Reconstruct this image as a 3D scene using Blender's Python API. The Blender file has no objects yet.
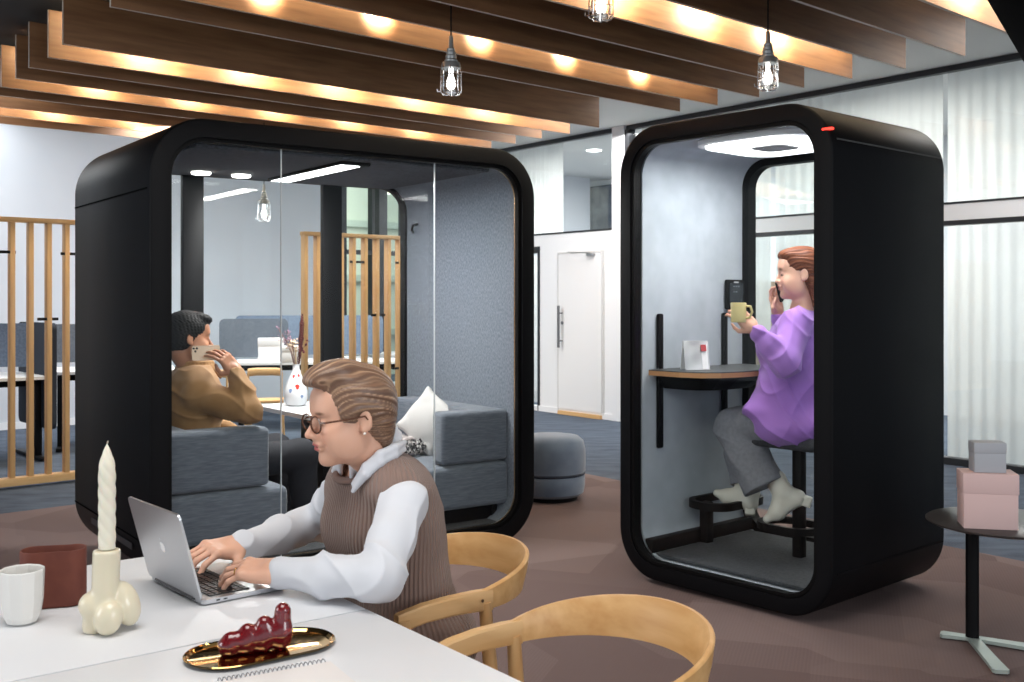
import bpy, bmesh, math, random
import numpy as np
from mathutils import Matrix, Vector, Euler, noise
random.seed(7)
sc = bpy.context.scene
PI = math.pi
# ---------------------------------------------------------------- camera, world, light, exposure
CAMH = 1.40
F = 1050.0
cd = bpy.data.cameras.new('camera'); cam = bpy.data.objects.new('camera', cd)
sc.collection.objects.link(cam)
cam.location = (0, 0, CAMH); cam.rotation_euler = (PI/2, 0, 0)
cd.sensor_width = 36; cd.lens = F/1024*36; cd.shift_y = -41/1024
cd.clip_start = 0.05; cd.clip_end = 200
cd.dof.use_dof = True; cd.dof.focus_distance = 3.6; cd.dof.aperture_fstop = 9
sc.camera = cam
w = bpy.data.worlds.new('world'); sc.world = w; w.use_nodes = True
w.node_tree.nodes['Background'].inputs[0].default_value = (0.80, 0.90, 1.0, 1)
w.node_tree.nodes['Background'].inputs[1].default_value = 0.62
sc.view_settings.view_transform = 'Standard'; sc.view_settings.look = 'None'
sc.view_settings.gamma = 1; sc.view_settings.use_curve_mapping = False
sc.view_settings.exposure = 0.33
try:
    sc.cycles.use_denoising = True
    sc.cycles.transparent_max_bounces = 40
    sc.cycles.max_bounces = 8
    sc.cycles.caustics_reflective = False; sc.cycles.caustics_refractive = False
except Exception: pass

def area(name, loc, aim, size, energy, color=(1, 1, 1), sy=None):
    l = bpy.data.lights.new(name, 'AREA'); l.energy = energy; l.color = color
    l.size = size
    if sy: l.shape = 'RECTANGLE'; l.size_y = sy
    o = bpy.data.objects.new(name, l); sc.collection.objects.link(o)
    o.location = loc
    o.rotation_euler = (Vector(aim)-Vector(loc)).to_track_quat('-Z', 'Y').to_euler()
    return o
# added fill lights without fixtures: overhead ones, then cool ones from right and left
area('ceiling_light_panel', (-0.6, 1.6, 3.2), (-0.6, 1.9, 0), 1.6, 42, (1, .97, .93))
area('ceiling_light_panel', (3.9, 6.9, 3.3), (3.9, 6.9, 0), 1.2, 45, (1, .98, .95), 2.5)
area('ceiling_light_panel', (-5.0, 9.6, 3.3), (-4.6, 9.9, 0), 3.0, 85, (.95, .98, 1), 2.0)
area('ceiling_light_panel', (-2.7, 10.9, 3.3), (-3.0, 11.9, .6), 2.2, 225, (.95, .98, 1), 1.6)  # added to brighten the rear wall behind the pod
area('ceiling_light_panel', (0.9, 10.9, 3.3), (0.9, 10.9, 0), 1.0, 75, (1, .99, .97), 2.2)
area('window_daylight', (3.6, -1.2, 2.2), (0.4, 4.2, 1.0), 2.4, 75, (.93, .97, 1), 2.0)  # added cool fill from the sides, no window is built there
area('window_daylight', (-4.6, 1.4, 2.1), (-0.6, 4.2, 1.0), 2.2, 52, (.95, .98, 1), 1.8)

# ---------------------------------------------------------------- helpers
def at(px, py, Y): return Vector(((px-512)/F*Y, Y, CAMH-(py-300)/F*Y))
def onh(px, py, h=0.0):
    Y = F*(CAMH-h)/(py-300); return at(px, py, Y)

def srgb(r, g, b):
    f = lambda c: (c/255/12.92) if c/255 <= .04045 else ((c/255+.055)/1.055)**2.4
    return (f(r), f(g), f(b), 1)

def mat(name, col, rough=.5, metal=0., **k):
    m = bpy.data.materials.new(name); m.use_nodes = True
    nt = m.node_tree; p = nt.nodes['Principled BSDF']
    p.inputs['Base Color'].default_value = col; p.inputs['Roughness'].default_value = rough
    p.inputs['Metallic'].default_value = metal
    if 'spec' in k: p.inputs['Specular IOR Level'].default_value = k['spec']
    if 'sheen' in k: p.inputs['Sheen Weight'].default_value = k['sheen']; p.inputs['Sheen Roughness'].default_value = .5
    if 'coat' in k: p.inputs['Coat Weight'].default_value = k['coat']; p.inputs['Coat Roughness'].default_value = .1
    if 'sss' in k:
        p.inputs['Subsurface Weight'].default_value = k['sss']; p.inputs['Subsurface Radius'].default_value = (.012, .005, .003)
        p.inputs['Subsurface Scale'].default_value = 1.0
    if 'emit' in k:
        p.inputs['Emission Color'].default_value = k['emit'][0]; p.inputs['Emission Strength'].default_value = k['emit'][1]
    if 'trans' in k: p.inputs['Transmission Weight'].default_value = k['trans']
    L = nt.links
    if 'noise' in k or 'bump' in k or 'attr' in k:
        tc = nt.nodes.new('ShaderNodeTexCoord'); mp = nt.nodes.new('ShaderNodeMapping')
        L.new(tc.outputs['Object'], mp.inputs[0]); mp.inputs['Scale'].default_value = k.get('scale', (1, 1, 1))
        mp.inputs['Rotation'].default_value = k.get('rot', (0, 0, 0))
    if 'noise' in k:      # (scale, color2, detail)
        n = nt.nodes.new('ShaderNodeTexNoise'); n.inputs['Scale'].default_value = k['noise'][0]
        n.inputs['Detail'].default_value = k['noise'][2] if len(k['noise']) > 2 else 3
        L.new(mp.outputs[0], n.inputs['Vector'])
        r = nt.nodes.new('ShaderNodeValToRGB'); lo, hi = k.get('ramp', (.35, .65))
        r.color_ramp.elements[0].position = lo; r.color_ramp.elements[1].position = hi
        r.color_ramp.elements[0].color = col; r.color_ramp.elements[1].color = k['noise'][1]
        L.new(n.outputs[0], r.inputs[0]); L.new(r.outputs[0], p.inputs['Base Color'])
    if 'attr' in k:
        a = nt.nodes.new('ShaderNodeAttribute'); a.attribute_name = k['attr']
        L.new(a.outputs['Color'], p.inputs['Base Color'])
    if 'bump' in k:       # (scale, strength, distance)
        n = nt.nodes.new('ShaderNodeTexNoise'); n.inputs['Scale'].default_value = k['bump'][0]
        n.inputs['Detail'].default_value = 3
        L.new(mp.outputs[0], n.inputs['Vector'])
        b = nt.nodes.new('ShaderNodeBump'); b.inputs['Strength'].default_value = k['bump'][1]
        b.inputs['Distance'].default_value = k['bump'][2]
        L.new(n.outputs[0], b.inputs['Height']); L.new(b.outputs[0], p.inputs['Normal'])
    return m

def wavebump(m, scale, dist, axis='Z', strength=1.0, wave='BANDS', rot=(0, 0, 0)):
    nt = m.node_tree; L = nt.links; p = nt.nodes['Principled BSDF']
    tc = nt.nodes.new('ShaderNodeTexCoord'); mp = nt.nodes.new('ShaderNodeMapping'); mp.inputs['Rotation'].default_value = rot
    L.new(tc.outputs['Object'], mp.inputs[0])
    wv = nt.nodes.new('ShaderNodeTexWave'); wv.inputs['Scale'].default_value = scale; wv.bands_direction = axis
    wv.inputs['Distortion'].default_value = .4
    L.new(mp.outputs[0], wv.inputs['Vector'])
    b = nt.nodes.new('ShaderNodeBump'); b.inputs['Strength'].default_value = strength; b.inputs['Distance'].default_value = dist
    L.new(wv.outputs[1], b.inputs['Height']); L.new(b.outputs[0], p.inputs['Normal'])

def glassmat(name, tint=(.96, .98, .98), ior=1.45, boost=1.0, rough=0.0):
    m = bpy.data.materials.new(name); m.use_nodes = True; nt = m.node_tree; nt.nodes.clear()
    o = nt.nodes.new('ShaderNodeOutputMaterial'); mx = nt.nodes.new('ShaderNodeMixShader')
    t = nt.nodes.new('ShaderNodeBsdfTransparent'); g = nt.nodes.new('ShaderNodeBsdfGlossy'); f = nt.nodes.new('ShaderNodeFresnel')
    ge = nt.nodes.new('ShaderNodeNewGeometry'); mi = nt.nodes.new('ShaderNodeMix'); mi.data_type = 'FLOAT'
    mi.inputs[2].default_value = ior; mi.inputs[3].default_value = 1/ior      # the same reflectance on both faces of the pane
    nt.links.new(ge.outputs['Backfacing'], mi.inputs[0]); nt.links.new(mi.outputs[0], f.inputs[0])
    t.inputs[0].default_value = (*tint, 1); g.inputs['Roughness'].default_value = rough
    g.inputs['Color'].default_value = (boost, boost, boost, 1)
    nt.links.new(f.outputs[0], mx.inputs[0]); nt.links.new(t.outputs[0], mx.inputs[1]); nt.links.new(g.outputs[0], mx.inputs[2])
    nt.links.new(mx.outputs[0], o.inputs[0]); return m

def woodmat(name, c1, c2, axis='X', sc_=1.0, rough=.45):
    s = {'X': (1.2, 14, 14), 'Y': (14, 1.2, 14), 'Z': (14, 14, 1.2)}[axis]
    return mat(name, c1, rough, noise=(2.2*sc_, c2, 5), ramp=(.3, .7), scale=s)

M = {}
M['black'] = mat('black powder coat', srgb(13, 13, 15), .5, spec=.16)
M['shell'] = mat('matt black shell panel', srgb(9, 9, 12), .5, noise=(3, srgb(12, 12, 15)), spec=.13)
M['frame_black'] = mat('satin black frame', srgb(11, 10, 11), .5, spec=.13)
M['white'] = mat('white paint', srgb(236, 236, 238), .6)
M['wall'] = mat('wall paint', srgb(214, 218, 224), .8, noise=(1.2, srgb(208, 213, 220)))
M['ceil'] = mat('white ceiling board', srgb(218, 218, 216), .8)
M['dark_ceil'] = mat('dark ceiling grid', srgb(24, 24, 28), .8)
M['steel'] = mat('brushed steel', srgb(190, 190, 190), .3, 1.)
M['chrome'] = mat('chrome', srgb(220, 220, 222), .12, 1.)
M['alu'] = mat('anodised aluminium', srgb(200, 202, 206), .32, .9)
M['dark_steel'] = mat('dark steel profile', srgb(52, 54, 58), .4, .4)
M['glass'] = glassmat('clear glass', (.97, .985, .985), 1.2)
M['glass_wall'] = glassmat('partition glass', (.93, .96, .96), 1.5)
M['felt'] = mat('heathered grey felt', srgb(84, 92, 104), .95, sheen=.25, noise=(130, srgb(122, 130, 142), 4), ramp=(.3, .7), scale=(1, 1, .45), bump=(220, .3, .002))
M['felt_light'] = mat('pale grey felt', srgb(168, 176, 184), .95, noise=(6, srgb(180, 188, 196)))
M['felt_dark'] = mat('charcoal acoustic felt', srgb(54, 56, 60), .95, noise=(90, srgb(70, 72, 76)))
M['sofa'] = mat('blue grey sofa fabric', srgb(86, 94, 105), .9, sheen=.25, noise=(40, srgb(112, 119, 130), 5), ramp=(.3, .7), scale=(.4, .4, 4), bump=(150, .3, .002))
M['oak'] = woodmat('light oak', srgb(205, 160, 106), srgb(224, 184, 132), 'X')
M['oak_z'] = woodmat('light oak upright', srgb(196, 150, 98), srgb(216, 176, 124), 'Z')
M['beam'] = woodmat('walnut brown board', srgb(128, 90, 60), srgb(154, 112, 76), 'X', 1.0, .55)
M['beam_edge'] = mat('pale edge banding', srgb(208, 196, 184), .6)
M['laminate'] = mat('white laminate', srgb(228, 230, 233), .42)
M['plastic_grey'] = mat('grey plastic', srgb(120, 124, 130), .5)
M['led'] = mat('lit LED diffuser', (1, 1, 1, 1), .5, emit=((1, .98, .95, 1), 7))
M['spotlens'] = mat('lit spot lens', (1, 1, 1, 1), .5, emit=((1, .86, .62, 1), 30))

def new(name, bm_or_me, m=None, parent=None, smooth=False, coll=None, ang=None):
    if isinstance(bm_or_me, bmesh.types.BMesh):
        me = bpy.data.meshes.new(name); bmesh.ops.recalc_face_normals(bm_or_me, faces=bm_or_me.faces[:])
        bm_or_me.to_mesh(me); bm_or_me.free()
    else: me = bm_or_me
    o = bpy.data.objects.new(name, me); sc.collection.objects.link(o)
    if m is not None:
        for x in (m if isinstance(m, (list, tuple)) else [m]): me.materials.append(x)
    if smooth:
        me.polygons.foreach_set('use_smooth', [True]*len(me.polygons))
        if ang is None: ang = 38
        try: me.set_sharp_from_angle(angle=math.radians(ang))
        except Exception: pass
    if parent is not None: o.parent = parent
    return o

def tag(o, label=None, cat=None, group=None, kind=None):
    if label: o['label'] = label
    if cat: o['category'] = cat
    if group: o['group'] = group
    if kind: o['kind'] = kind
    return o
def empty(name, loc=(0, 0, 0), rz=0., label=None, cat=None, group=None):
    o = bpy.data.objects.new(name, None); sc.collection.objects.link(o)
    o.location = loc; o.rotation_euler = (0, 0, rz); o.empty_display_size = .1
    return tag(o, label, cat, group)
def copy_tree(o, parent=None):
    c = o.copy(); sc.collection.objects.link(c); c.parent = parent
    for ch in list(o.children): copy_tree(ch, c)
    return c

def box(bm, c, s, rot=None, bev=0., seg=2):
    r = bmesh.ops.create_cube(bm, size=1.0)
    vs = r['verts']
    for v in vs: v.co = Vector((v.co.x*s[0], v.co.y*s[1], v.co.z*s[2]))
    if bev > 0:
        es = list({e for v in vs for e in v.link_edges})
        rr = bmesh.ops.bevel(bm, geom=es, offset=min(bev, .49*min(s)), segments=seg, profile=.5, affect='EDGES')
        vs = list({v for f in rr['faces'] for v in f.verts} | {v for v in vs if v.is_valid})
    Mx = Matrix.Translation(Vector(c))
    if rot is not None: Mx = Mx @ (rot.to_4x4() if isinstance(rot, Matrix) else Euler(rot).to_matrix().to_4x4())
    for v in vs: v.co = Mx @ v.co
    return vs
def Box(name, c, s, m, parent=None, rot=None, bev=0., seg=2):
    bm = bmesh.new(); box(bm, c, s, rot, bev, seg); return new(name, bm, m, parent, smooth=bev > 0)

def tube(bm, pts, r, seg=12, cap=True, flat=1.0, up=None):
    pts = [Vector(p) for p in pts]; n = len(pts)
    rs = r if isinstance(r, (list, tuple)) else [r]*n
    T = []
    for i in range(n):
        a = pts[max(0, i-1)]; b = pts[min(n-1, i+1)]; T.append((b-a).normalized())
    u = Vector(up) if up else (Vector((0, 0, 1)) if abs(T[0].z) < .9 else Vector((1, 0, 0)))
    u = (u-T[0]*u.dot(T[0])).normalized(); rings = []
    for i in range(n):
        u = (u-T[i]*u.dot(T[i])).normalized(); v = T[i].cross(u)
        rings.append([bm.verts.new(pts[i]+u*math.cos(2*PI*k/seg)*rs[i]*flat+v*math.sin(2*PI*k/seg)*rs[i]) for k in range(seg)])
    for i in range(n-1):
        for k in range(seg):
            bm.faces.new((rings[i][k], rings[i][(k+1) % seg], rings[i+1][(k+1) % seg], rings[i+1][k]))
    if cap: bm.faces.new(rings[0][::-1]); bm.faces.new(rings[-1])
    return rings
def Tube(name, pts, r, m, parent=None, seg=12, **k):
    bm = bmesh.new(); tube(bm, pts, r, seg, **k); return new(name, bm, m, parent, smooth=True)

def lathe(bm, prof, seg=32, c=(0, 0, 0), sx=1., sy=1.):
    rings = []; c = Vector(c)
    for r, z in prof:
        if r < 1e-5: rings.append([bm.verts.new(c+Vector((0, 0, z)))])
        else: rings.append([bm.verts.new(c+Vector((r*sx*math.cos(2*PI*k/seg), r*sy*math.sin(2*PI*k/seg), z))) for k in range(seg)])
    for a, b in zip(rings[:-1], rings[1:]):
        for k in range(seg):
            k2 = (k+1) % seg
            if len(a) == 1 and len(b) == 1: continue
            if len(a) == 1: bm.faces.new((a[0], b[k], b[k2]))
            elif len(b) == 1: bm.faces.new((a[k], a[k2], b[0]))
            else: bm.faces.new((a[k], a[k2], b[k2], b[k]))
def Lathe(name, prof, m, parent=None, seg=32, c=(0, 0, 0), sx=1., sy=1., ang=None):
    bm = bmesh.new(); lathe(bm, prof, seg, c, sx, sy); return new(name, bm, m, parent, smooth=True, ang=ang)

def rrect(w, h, r, n=10, cx=0., cz=0.):
    pts = []
    for (sx, sz, a0) in ((1, 1, 0), (-1, 1, 90), (-1, -1, 180), (1, -1, 270)):
        for k in range(n+1):
            a = math.radians(a0+90*k/n)
            pts.append((cx+sx*(w/2-r)+r*math.cos(a), cz+sz*(h/2-r)+r*math.sin(a)))
    return pts
def prism(bm, pts, y0, y1, ax='y'):
    f = {'y': lambda p, t: (p[0], t, p[1]), 'z': lambda p, t: (p[0], p[1], t), 'x': lambda p, t: (t, p[0], p[1])}[ax]
    a = [bm.verts.new(f(p, y0)) for p in pts]; b = [bm.verts.new(f(p, y1)) for p in pts]
    n = len(pts)
    for k in range(n): bm.faces.new((a[k], a[(k+1) % n], b[(k+1) % n], b[k]))
    bm.faces.new(a[::-1]); bm.faces.new(b)
def ring(bm, W, H, R, T, y0, y1, cx, cz, bev=.012, n=14):
    """rounded-rectangle tube along y, wall T thick, softly rounded outer front and rear edges"""
    st = [(y0, T), (y0, bev), (y0+bev*.3, bev*.3), (y0+bev, 0), (y1-bev, 0), (y1-bev*.3, bev*.3), (y1, bev), (y1, T)]
    loops = []
    for y, ins in st:
        loops.append([bm.verts.new((x, y, z)) for x, z in rrect(W-2*ins, H-2*ins, max(R-ins, .02), n, cx, cz)])
    m = len(loops[0])
    for a, b in zip(loops, loops[1:]+loops[:1]):
        for k in range(m): bm.faces.new((a[k], a[(k+1) % m], b[(k+1) % m], b[k]))

# ---------------------------------------------------------------- signed-distance bodies (one continuous surface each)
class SDF:
    def __init__(s): s.ops = []
    def cone(s, a, b, ra, rb=None, k=.02, sub=False):
        rb = ra if rb is None else rb
        a = np.array(a, float); b = np.array(b, float); m = max(ra, rb)
        s.ops.append(('c', a, b, ra, rb, k, sub, np.minimum(a, b)-m, np.maximum(a, b)+m)); return s
    def chain(s, pts, rs, k=.02):
        for i in range(len(pts)-1): s.cone(pts[i], pts[i+1], rs[i], rs[i+1], k)
        return s
    def ell(s, c, r, R=None, k=.02, sub=False):
        c = np.array(c, float); r = np.array(r, float); m = r.max()
        s.ops.append(('e', c, r, None if R is None else np.array(R), None, k, sub, c-m, c+m)); return s
    def box(s, c, h, R=None, rnd=.01, k=.02, sub=False):
        c = np.array(c, float); h = np.array(h, float); m = float(np.linalg.norm(h))
        s.ops.append(('b', c, h, None if R is None else np.array(R), rnd, k, sub, c-m, c+m)); return s
    def merge(s, o): s.ops += o.ops; return s
    def mesh(s, vox, name='m', disp=None, smooth=1, inflate=0.):
        ad = [o for o in s.ops if not o[6]]
        lo = np.min([o[7] for o in ad], axis=0)-3*vox-inflate; hi = np.max([o[8] for o in ad], axis=0)+3*vox+inflate
        n = np.ceil((hi-lo)/vox).astype(int)+1
        f = np.full(n, .2, np.float32)
        ax = [(lo[i]+vox*np.arange(n[i])).astype(np.float32) for i in range(3)]
        for o in s.ops:
            k = o[5]; pad = k+3*vox+inflate
            i0 = np.clip(np.floor((o[7]-pad-lo)/vox).astype(int), 0, n-1); i1 = np.clip(np.ceil((o[8]+pad-lo)/vox).astype(int)+1, 1, n)
            if np.any(i1 <= i0): continue
            sl = tuple(slice(i0[i], i1[i]) for i in range(3))
            X, Y, Z = np.meshgrid(*[ax[i][sl[i]] for i in range(3)], indexing='ij')
            if o[0] == 'c':
                a, b = o[1], o[2]; ba = b-a; L = max(float(ba@ba), 1e-12)
                px, py, pz = X-a[0], Y-a[1], Z-a[2]
                h = np.clip((px*ba[0]+py*ba[1]+pz*ba[2])/L, 0, 1)
                d = np.sqrt((px-ba[0]*h)**2+(py-ba[1]*h)**2+(pz-ba[2]*h)**2)-(o[3]+(o[4]-o[3])*h)
            else:
                c = o[1]; px, py, pz = X-c[0], Y-c[1], Z-c[2]
                if o[3] is not None:
                    R = o[3]; px, py, pz = (R[0, 0]*px+R[1, 0]*py+R[2, 0]*pz, R[0, 1]*px+R[1, 1]*py+R[2, 1]*pz, R[0, 2]*px+R[1, 2]*py+R[2, 2]*pz)
                r = o[2]
                if o[0] == 'e':
                    k0 = np.sqrt((px/r[0])**2+(py/r[1])**2+(pz/r[2])**2); k1 = np.sqrt((px/r[0]**2)**2+(py/r[1]**2)**2+(pz/r[2]**2)**2)
                    d = k0*(k0-1)/np.maximum(k1, 1e-9)
                    d = np.where(k0 < 1e-4, -r.min(), d)
                else:
                    q = [np.abs(px)-(r[0]-o[4]), np.abs(py)-(r[1]-o[4]), np.abs(pz)-(r[2]-o[4])]
                    d = np.sqrt(sum(np.maximum(t, 0)**2 for t in q))+np.minimum(np.maximum(np.maximum(q[0], q[1]), q[2]), 0)-o[4]
            g = f[sl]
            if o[6]:
                d = -d; h = np.clip(.5-.5*(d-g)/k, 0, 1) if k > 0 else 0
                f[sl] = np.maximum(d, g)+ (k*h*(1-h) if k > 0 else 0) if False else -(np.where(k > 0, _smin(-g, -d, k), np.minimum(-g, -d)))
            else:
                f[sl] = _smin(g, d, k)
        f -= inflate
        return surface_nets(f, lo, vox, name, smooth, disp)
def _smin(a, b, k):
    if k <= 0: return np.minimum(a, b)
    h = np.maximum(k-np.abs(a-b), 0)/k
    return np.minimum(a, b)-h*h*k*.25
def surface_nets(f, lo, vox, name, smooth=1, disp=None):
    s = f < 0
    c = np.zeros(tuple(np.array(f.shape)-1), np.uint8)
    for dx in (0, 1):
        for dy in (0, 1):
            for dz in (0, 1):
                c += s[dx:s.shape[0]-1+dx, dy:s.shape[1]-1+dy, dz:s.shape[2]-1+dz]
    act = np.argwhere((c > 0) & (c < 8))
    idx = np.full(c.shape, -1, np.int32); idx[act[:, 0], act[:, 1], act[:, 2]] = np.arange(len(act))
    P = np.zeros((len(act), 3)); W = np.zeros(len(act))
    cor = [(x, y, z) for x in (0, 1) for y in (0, 1) for z in (0, 1)]
    V = {q: f[act[:, 0]+q[0], act[:, 1]+q[1], act[:, 2]+q[2]].astype(float) for q in cor}
    for q in cor:
        for a in range(3):
            if q[a] == 0:
                r = list(q); r[a] = 1; r = tuple(r)
                va, vb = V[q], V[r]; m = (va < 0) != (vb < 0)
                t = np.where(m, va/np.where(m, va-vb, 1), 0)
                for j in range(3): P[:, j] += m*(q[j]+(t if j == a else 0))
                W += m
    P = (P/np.maximum(W, 1)[:, None]+act)*vox+lo
    faces = []
    for a in range(3):
        b, d = (a+1) % 3, (a+2) % 3
        sh = [slice(None)]*3; sh2 = [slice(None)]*3; sh[a] = slice(0, -1); sh2[a] = slice(1, None)
        e = s[tuple(sh)] != s[tuple(sh2)]
        E = np.argwhere(e); E = E[(E[:, b] > 0) & (E[:, d] > 0) & (E[:, b] < c.shape[b]) & (E[:, d] < c.shape[d])]
        sg = s[E[:, 0], E[:, 1], E[:, 2]]
        def ix(ob, od):
            q = E.copy(); q[:, b] -= ob; q[:, d] -= od; return idx[q[:, 0], q[:, 1], q[:, 2]]
        Q = np.stack([ix(0, 0), ix(1, 0), ix(1, 1), ix(0, 1)], 1)
        Q[~sg] = Q[~sg][:, ::-1]
        faces.append(Q)
    Fc = np.concatenate(faces); Fc = Fc[(Fc >= 0).all(1)]
    ed = np.concatenate([Fc[:, [0, 1]], Fc[:, [1, 2]], Fc[:, [2, 3]], Fc[:, [3, 0]]])
    for _ in range(smooth):
        A = np.zeros_like(P); N = np.zeros(len(P))
        for j in range(3): A[:, j] = np.bincount(ed[:, 0], P[ed[:, 1], j], len(P))+np.bincount(ed[:, 1], P[ed[:, 0], j], len(P))
        N = np.bincount(ed[:, 0], minlength=len(P))+np.bincount(ed[:, 1], minlength=len(P))
        P = P*.5+.5*A/np.maximum(N, 1)[:, None]
    if disp is not None:
        nrm = np.cross(P[Fc[:, 2]]-P[Fc[:, 0]], P[Fc[:, 3]]-P[Fc[:, 1]])
        Nn = np.zeros_like(P)
        for q in range(4):
            for j in range(3): Nn[:, j] += np.bincount(Fc[:, q], nrm[:, j], len(P))
        Nn /= np.maximum(np.linalg.norm(Nn, axis=1), 1e-12)[:, None]
        P = P+Nn*disp(P, Nn)[:, None]
    me = bpy.data.meshes.new(name)
    me.vertices.add(len(P)); me.vertices.foreach_set('co', P.astype(np.float32).ravel())
    me.loops.add(len(Fc)*4); me.loops.foreach_set('vertex_index', Fc.astype(np.int32).ravel())
    me.polygons.add(len(Fc)); me.polygons.foreach_set('loop_start', np.arange(0, len(Fc)*4, 4, dtype=np.int32))
    me.polygons.foreach_set('loop_total', np.full(len(Fc), 4, np.int32)) if bpy.app.version < (4, 0, 0) else None
    me.polygons.foreach_set('use_smooth', np.ones(len(Fc), bool))
    me.update(); me.validate()
    me['np'] = 1
    return me
def paint(me, base, blobs, name='Col'):
    """surface colours that belong to the thing itself: lips, brows, hair strands. blobs: (fn(P)->0..1, colour)"""
    n = len(me.vertices); P = np.empty(n*3, np.float32); me.vertices.foreach_get('co', P); P = P.reshape(-1, 3).astype(float)
    C = np.tile(np.array(base, float), (n, 1))
    for fn, col in blobs:
        w_ = np.clip(fn(P), 0, 1)[:, None]; C = C*(1-w_)+np.array(col, float)*w_
    a = me.color_attributes.new(name, 'FLOAT_COLOR', 'POINT'); a.data.foreach_set('color', C.astype(np.float32).ravel())
# ================================================================ SETTING
U = Vector((.749, .662, 0)).normalized()             # direction of the boards and of the slatted screen
WD = Vector((-.617, .787, 0)).normalized()           # direction along the glazed wall, away from the camera
W0 = Vector((3.725, 9.02, 0))
WALL_RZ = math.atan2(WD.y, WD.x)
CEIL = 3.40
def wallM(): return Matrix.Translation(W0) @ Matrix.Rotation(WALL_RZ, 4, 'Z')
# in this frame x runs along the wall (away), +y points to the camera side? compute: rotate 90deg left of WD
# left of WD (-.617,.787) is (-.787,-.617): towards the room. so +y = room side, -y = behind the glass
def wobj(name, bm, m, kind='structure', smooth=False, parent=None):
    o = new(name, bm, m, parent, smooth=smooth)
    if parent is None: o.matrix_world = wallM()
    if kind: o['kind'] = kind
    return o
# ---- floor: brown woven carpet, blue carpet beyond
def carpet_brown():
    m = mat('brown woven carpet tiles', srgb(100, 76, 72), .95)
    nt = m.node_tree; L = nt.links; p = nt.nodes['Principled BSDF']
    tc = nt.nodes.new('ShaderNodeTexCoord'); mp = nt.nodes.new('ShaderNodeMapping'); mp.inputs['Rotation'].default_value = (0, 0, math.radians(18))
    L.new(tc.outputs['Object'], mp.inputs[0])
    v = nt.nodes.new('ShaderNodeTexVoronoi'); v.inputs['Scale'].default_value = 1.15; v.distance = 'CHEBYCHEV'
    v2 = nt.nodes.new('ShaderNodeTexVoronoi'); v2.inputs['Scale'].default_value = .8; v2.distance = 'MANHATTAN'
    L.new(mp.outputs[0], v.inputs['Vector']); L.new(mp.outputs[0], v2.inputs['Vector'])
    a = nt.nodes.new('ShaderNodeMix'); a.data_type = 'FLOAT'
    bw = nt.nodes.new('ShaderNodeRGBToBW'); bw2 = nt.nodes.new('ShaderNodeRGBToBW')
    L.new(v.outputs['Color'], bw.inputs[0]); L.new(v2.outputs['Color'], bw2.inputs[0])
    L.new(bw.outputs[0], a.inputs[2]); L.new(bw2.outputs[0], a.inputs[3]); a.inputs[0].default_value = .5
    wv = nt.nodes.new('ShaderNodeTexWave'); wv.inputs['Scale'].default_value = 22; wv.bands_direction = 'X'; wv.inputs['Distortion'].default_value = .6
    L.new(mp.outputs[0], wv.inputs['Vector'])
    ad = nt.nodes.new('ShaderNodeMath'); ad.operation = 'MULTIPLY_ADD'; ad.inputs[1].default_value = .06
    L.new(wv.outputs[1], ad.inputs[0]); L.new(a.outputs[0], ad.inputs[2])
    r = nt.nodes.new('ShaderNodeValToRGB'); r.color_ramp.elements[0].position = .25; r.color_ramp.elements[1].position = .95
    r.color_ramp.elements[0].color = srgb(98, 78, 75); r.color_ramp.elements[1].color = srgb(134, 114, 111)
    L.new(ad.outputs[0], r.inputs[0]); L.new(r.outputs[0], p.inputs['Base Color'])
    b = nt.nodes.new('ShaderNodeBump'); b.inputs['Strength'].default_value = .15; b.inputs['Distance'].default_value = .002
    L.new(wv.outputs[1], b.inputs['Height']); L.new(b.outputs[0], p.inputs['Normal'])
    return m
M['carpet_brown'] = carpet_brown()
M['carpet_blue'] = mat('blue grey carpet', srgb(60, 70, 85), .95, noise=(3.0, srgb(84, 95, 111), 8), ramp=(.35, .65), scale=(1, 3, 1), bump=(90, .5, .003))
def flat(name, pts, z, m, kind='structure', th=.02):
    bm = bmesh.new(); prism(bm, [(p[0], p[1]) for p in pts], z-th, z, 'z'); o = new(name, bm, m); o['kind'] = kind; return o
flat('floor', [(-12, -5), (9, -5), (16, 10), (4, 24), (-14, 20)], -.004, M['carpet_blue'], th=.15)
cA = onh(0, 513.9); cC = onh(943.8, 545.3)
w2 = Vector((-.603, .798, 0))
def isect(p, d, q, e):
    den = d.x*e.y-d.y*e.x; t = ((q.x-p.x)*e.y-(q.y-p.y)*e.x)/den; return p+d*t
cB = isect(cA, U, cC, w2)
flat('floor_carpet_brown', [tuple((cA-U*6)[:2]), (-7.5, -4.5), (6.5, -4.5), tuple((cC-w2*8)[:2]), tuple(cB[:2])], .0, M['carpet_brown'], th=.004)

# ---- glazed wall on the right, seen from px 495 to beyond the right border
def wbox(bm, x0, x1, y0, y1, z0, z1): box(bm, ((x0+x1)/2, (y0+y1)/2, (z0+z1)/2), (abs(x1-x0), abs(y1-y0), z1-z0))
TR0, TR1 = 2.055, 2.215            # transom band
COL = [(4.06, 3.72), (6.46, 6.52)]
bm = bmesh.new()
wbox(bm, -9, 6.6, -.05, .05, TR0+.02, TR1)     # plinth and transom
wbox(bm, 3.87, 4.07, -.08, .07, 0, CEIL)                                                # column
wbox(bm, 4.07, 5.85, -.05, .05, 0, .0601)
wobj('wall_right', bm, M['white'])
bm = bmesh.new()
wbox(bm, -9, 3.87, -.035, .035, CEIL-.05, CEIL); wbox(bm, 4.07, 6.6, -.035, .035, CEIL-.05, CEIL)
wbox(bm, 3.80, 3.87, -.04, .06, TR1, CEIL-.05)
wbox(bm, -9, 3.87, -.045, .055, TR1, TR1+.018)
wbox(bm, -9, 3.87, -.05, .05, 0, .055)
wbox(bm, -9, 3.87, -.045, .055, TR0-.02, TR0+.02)
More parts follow.
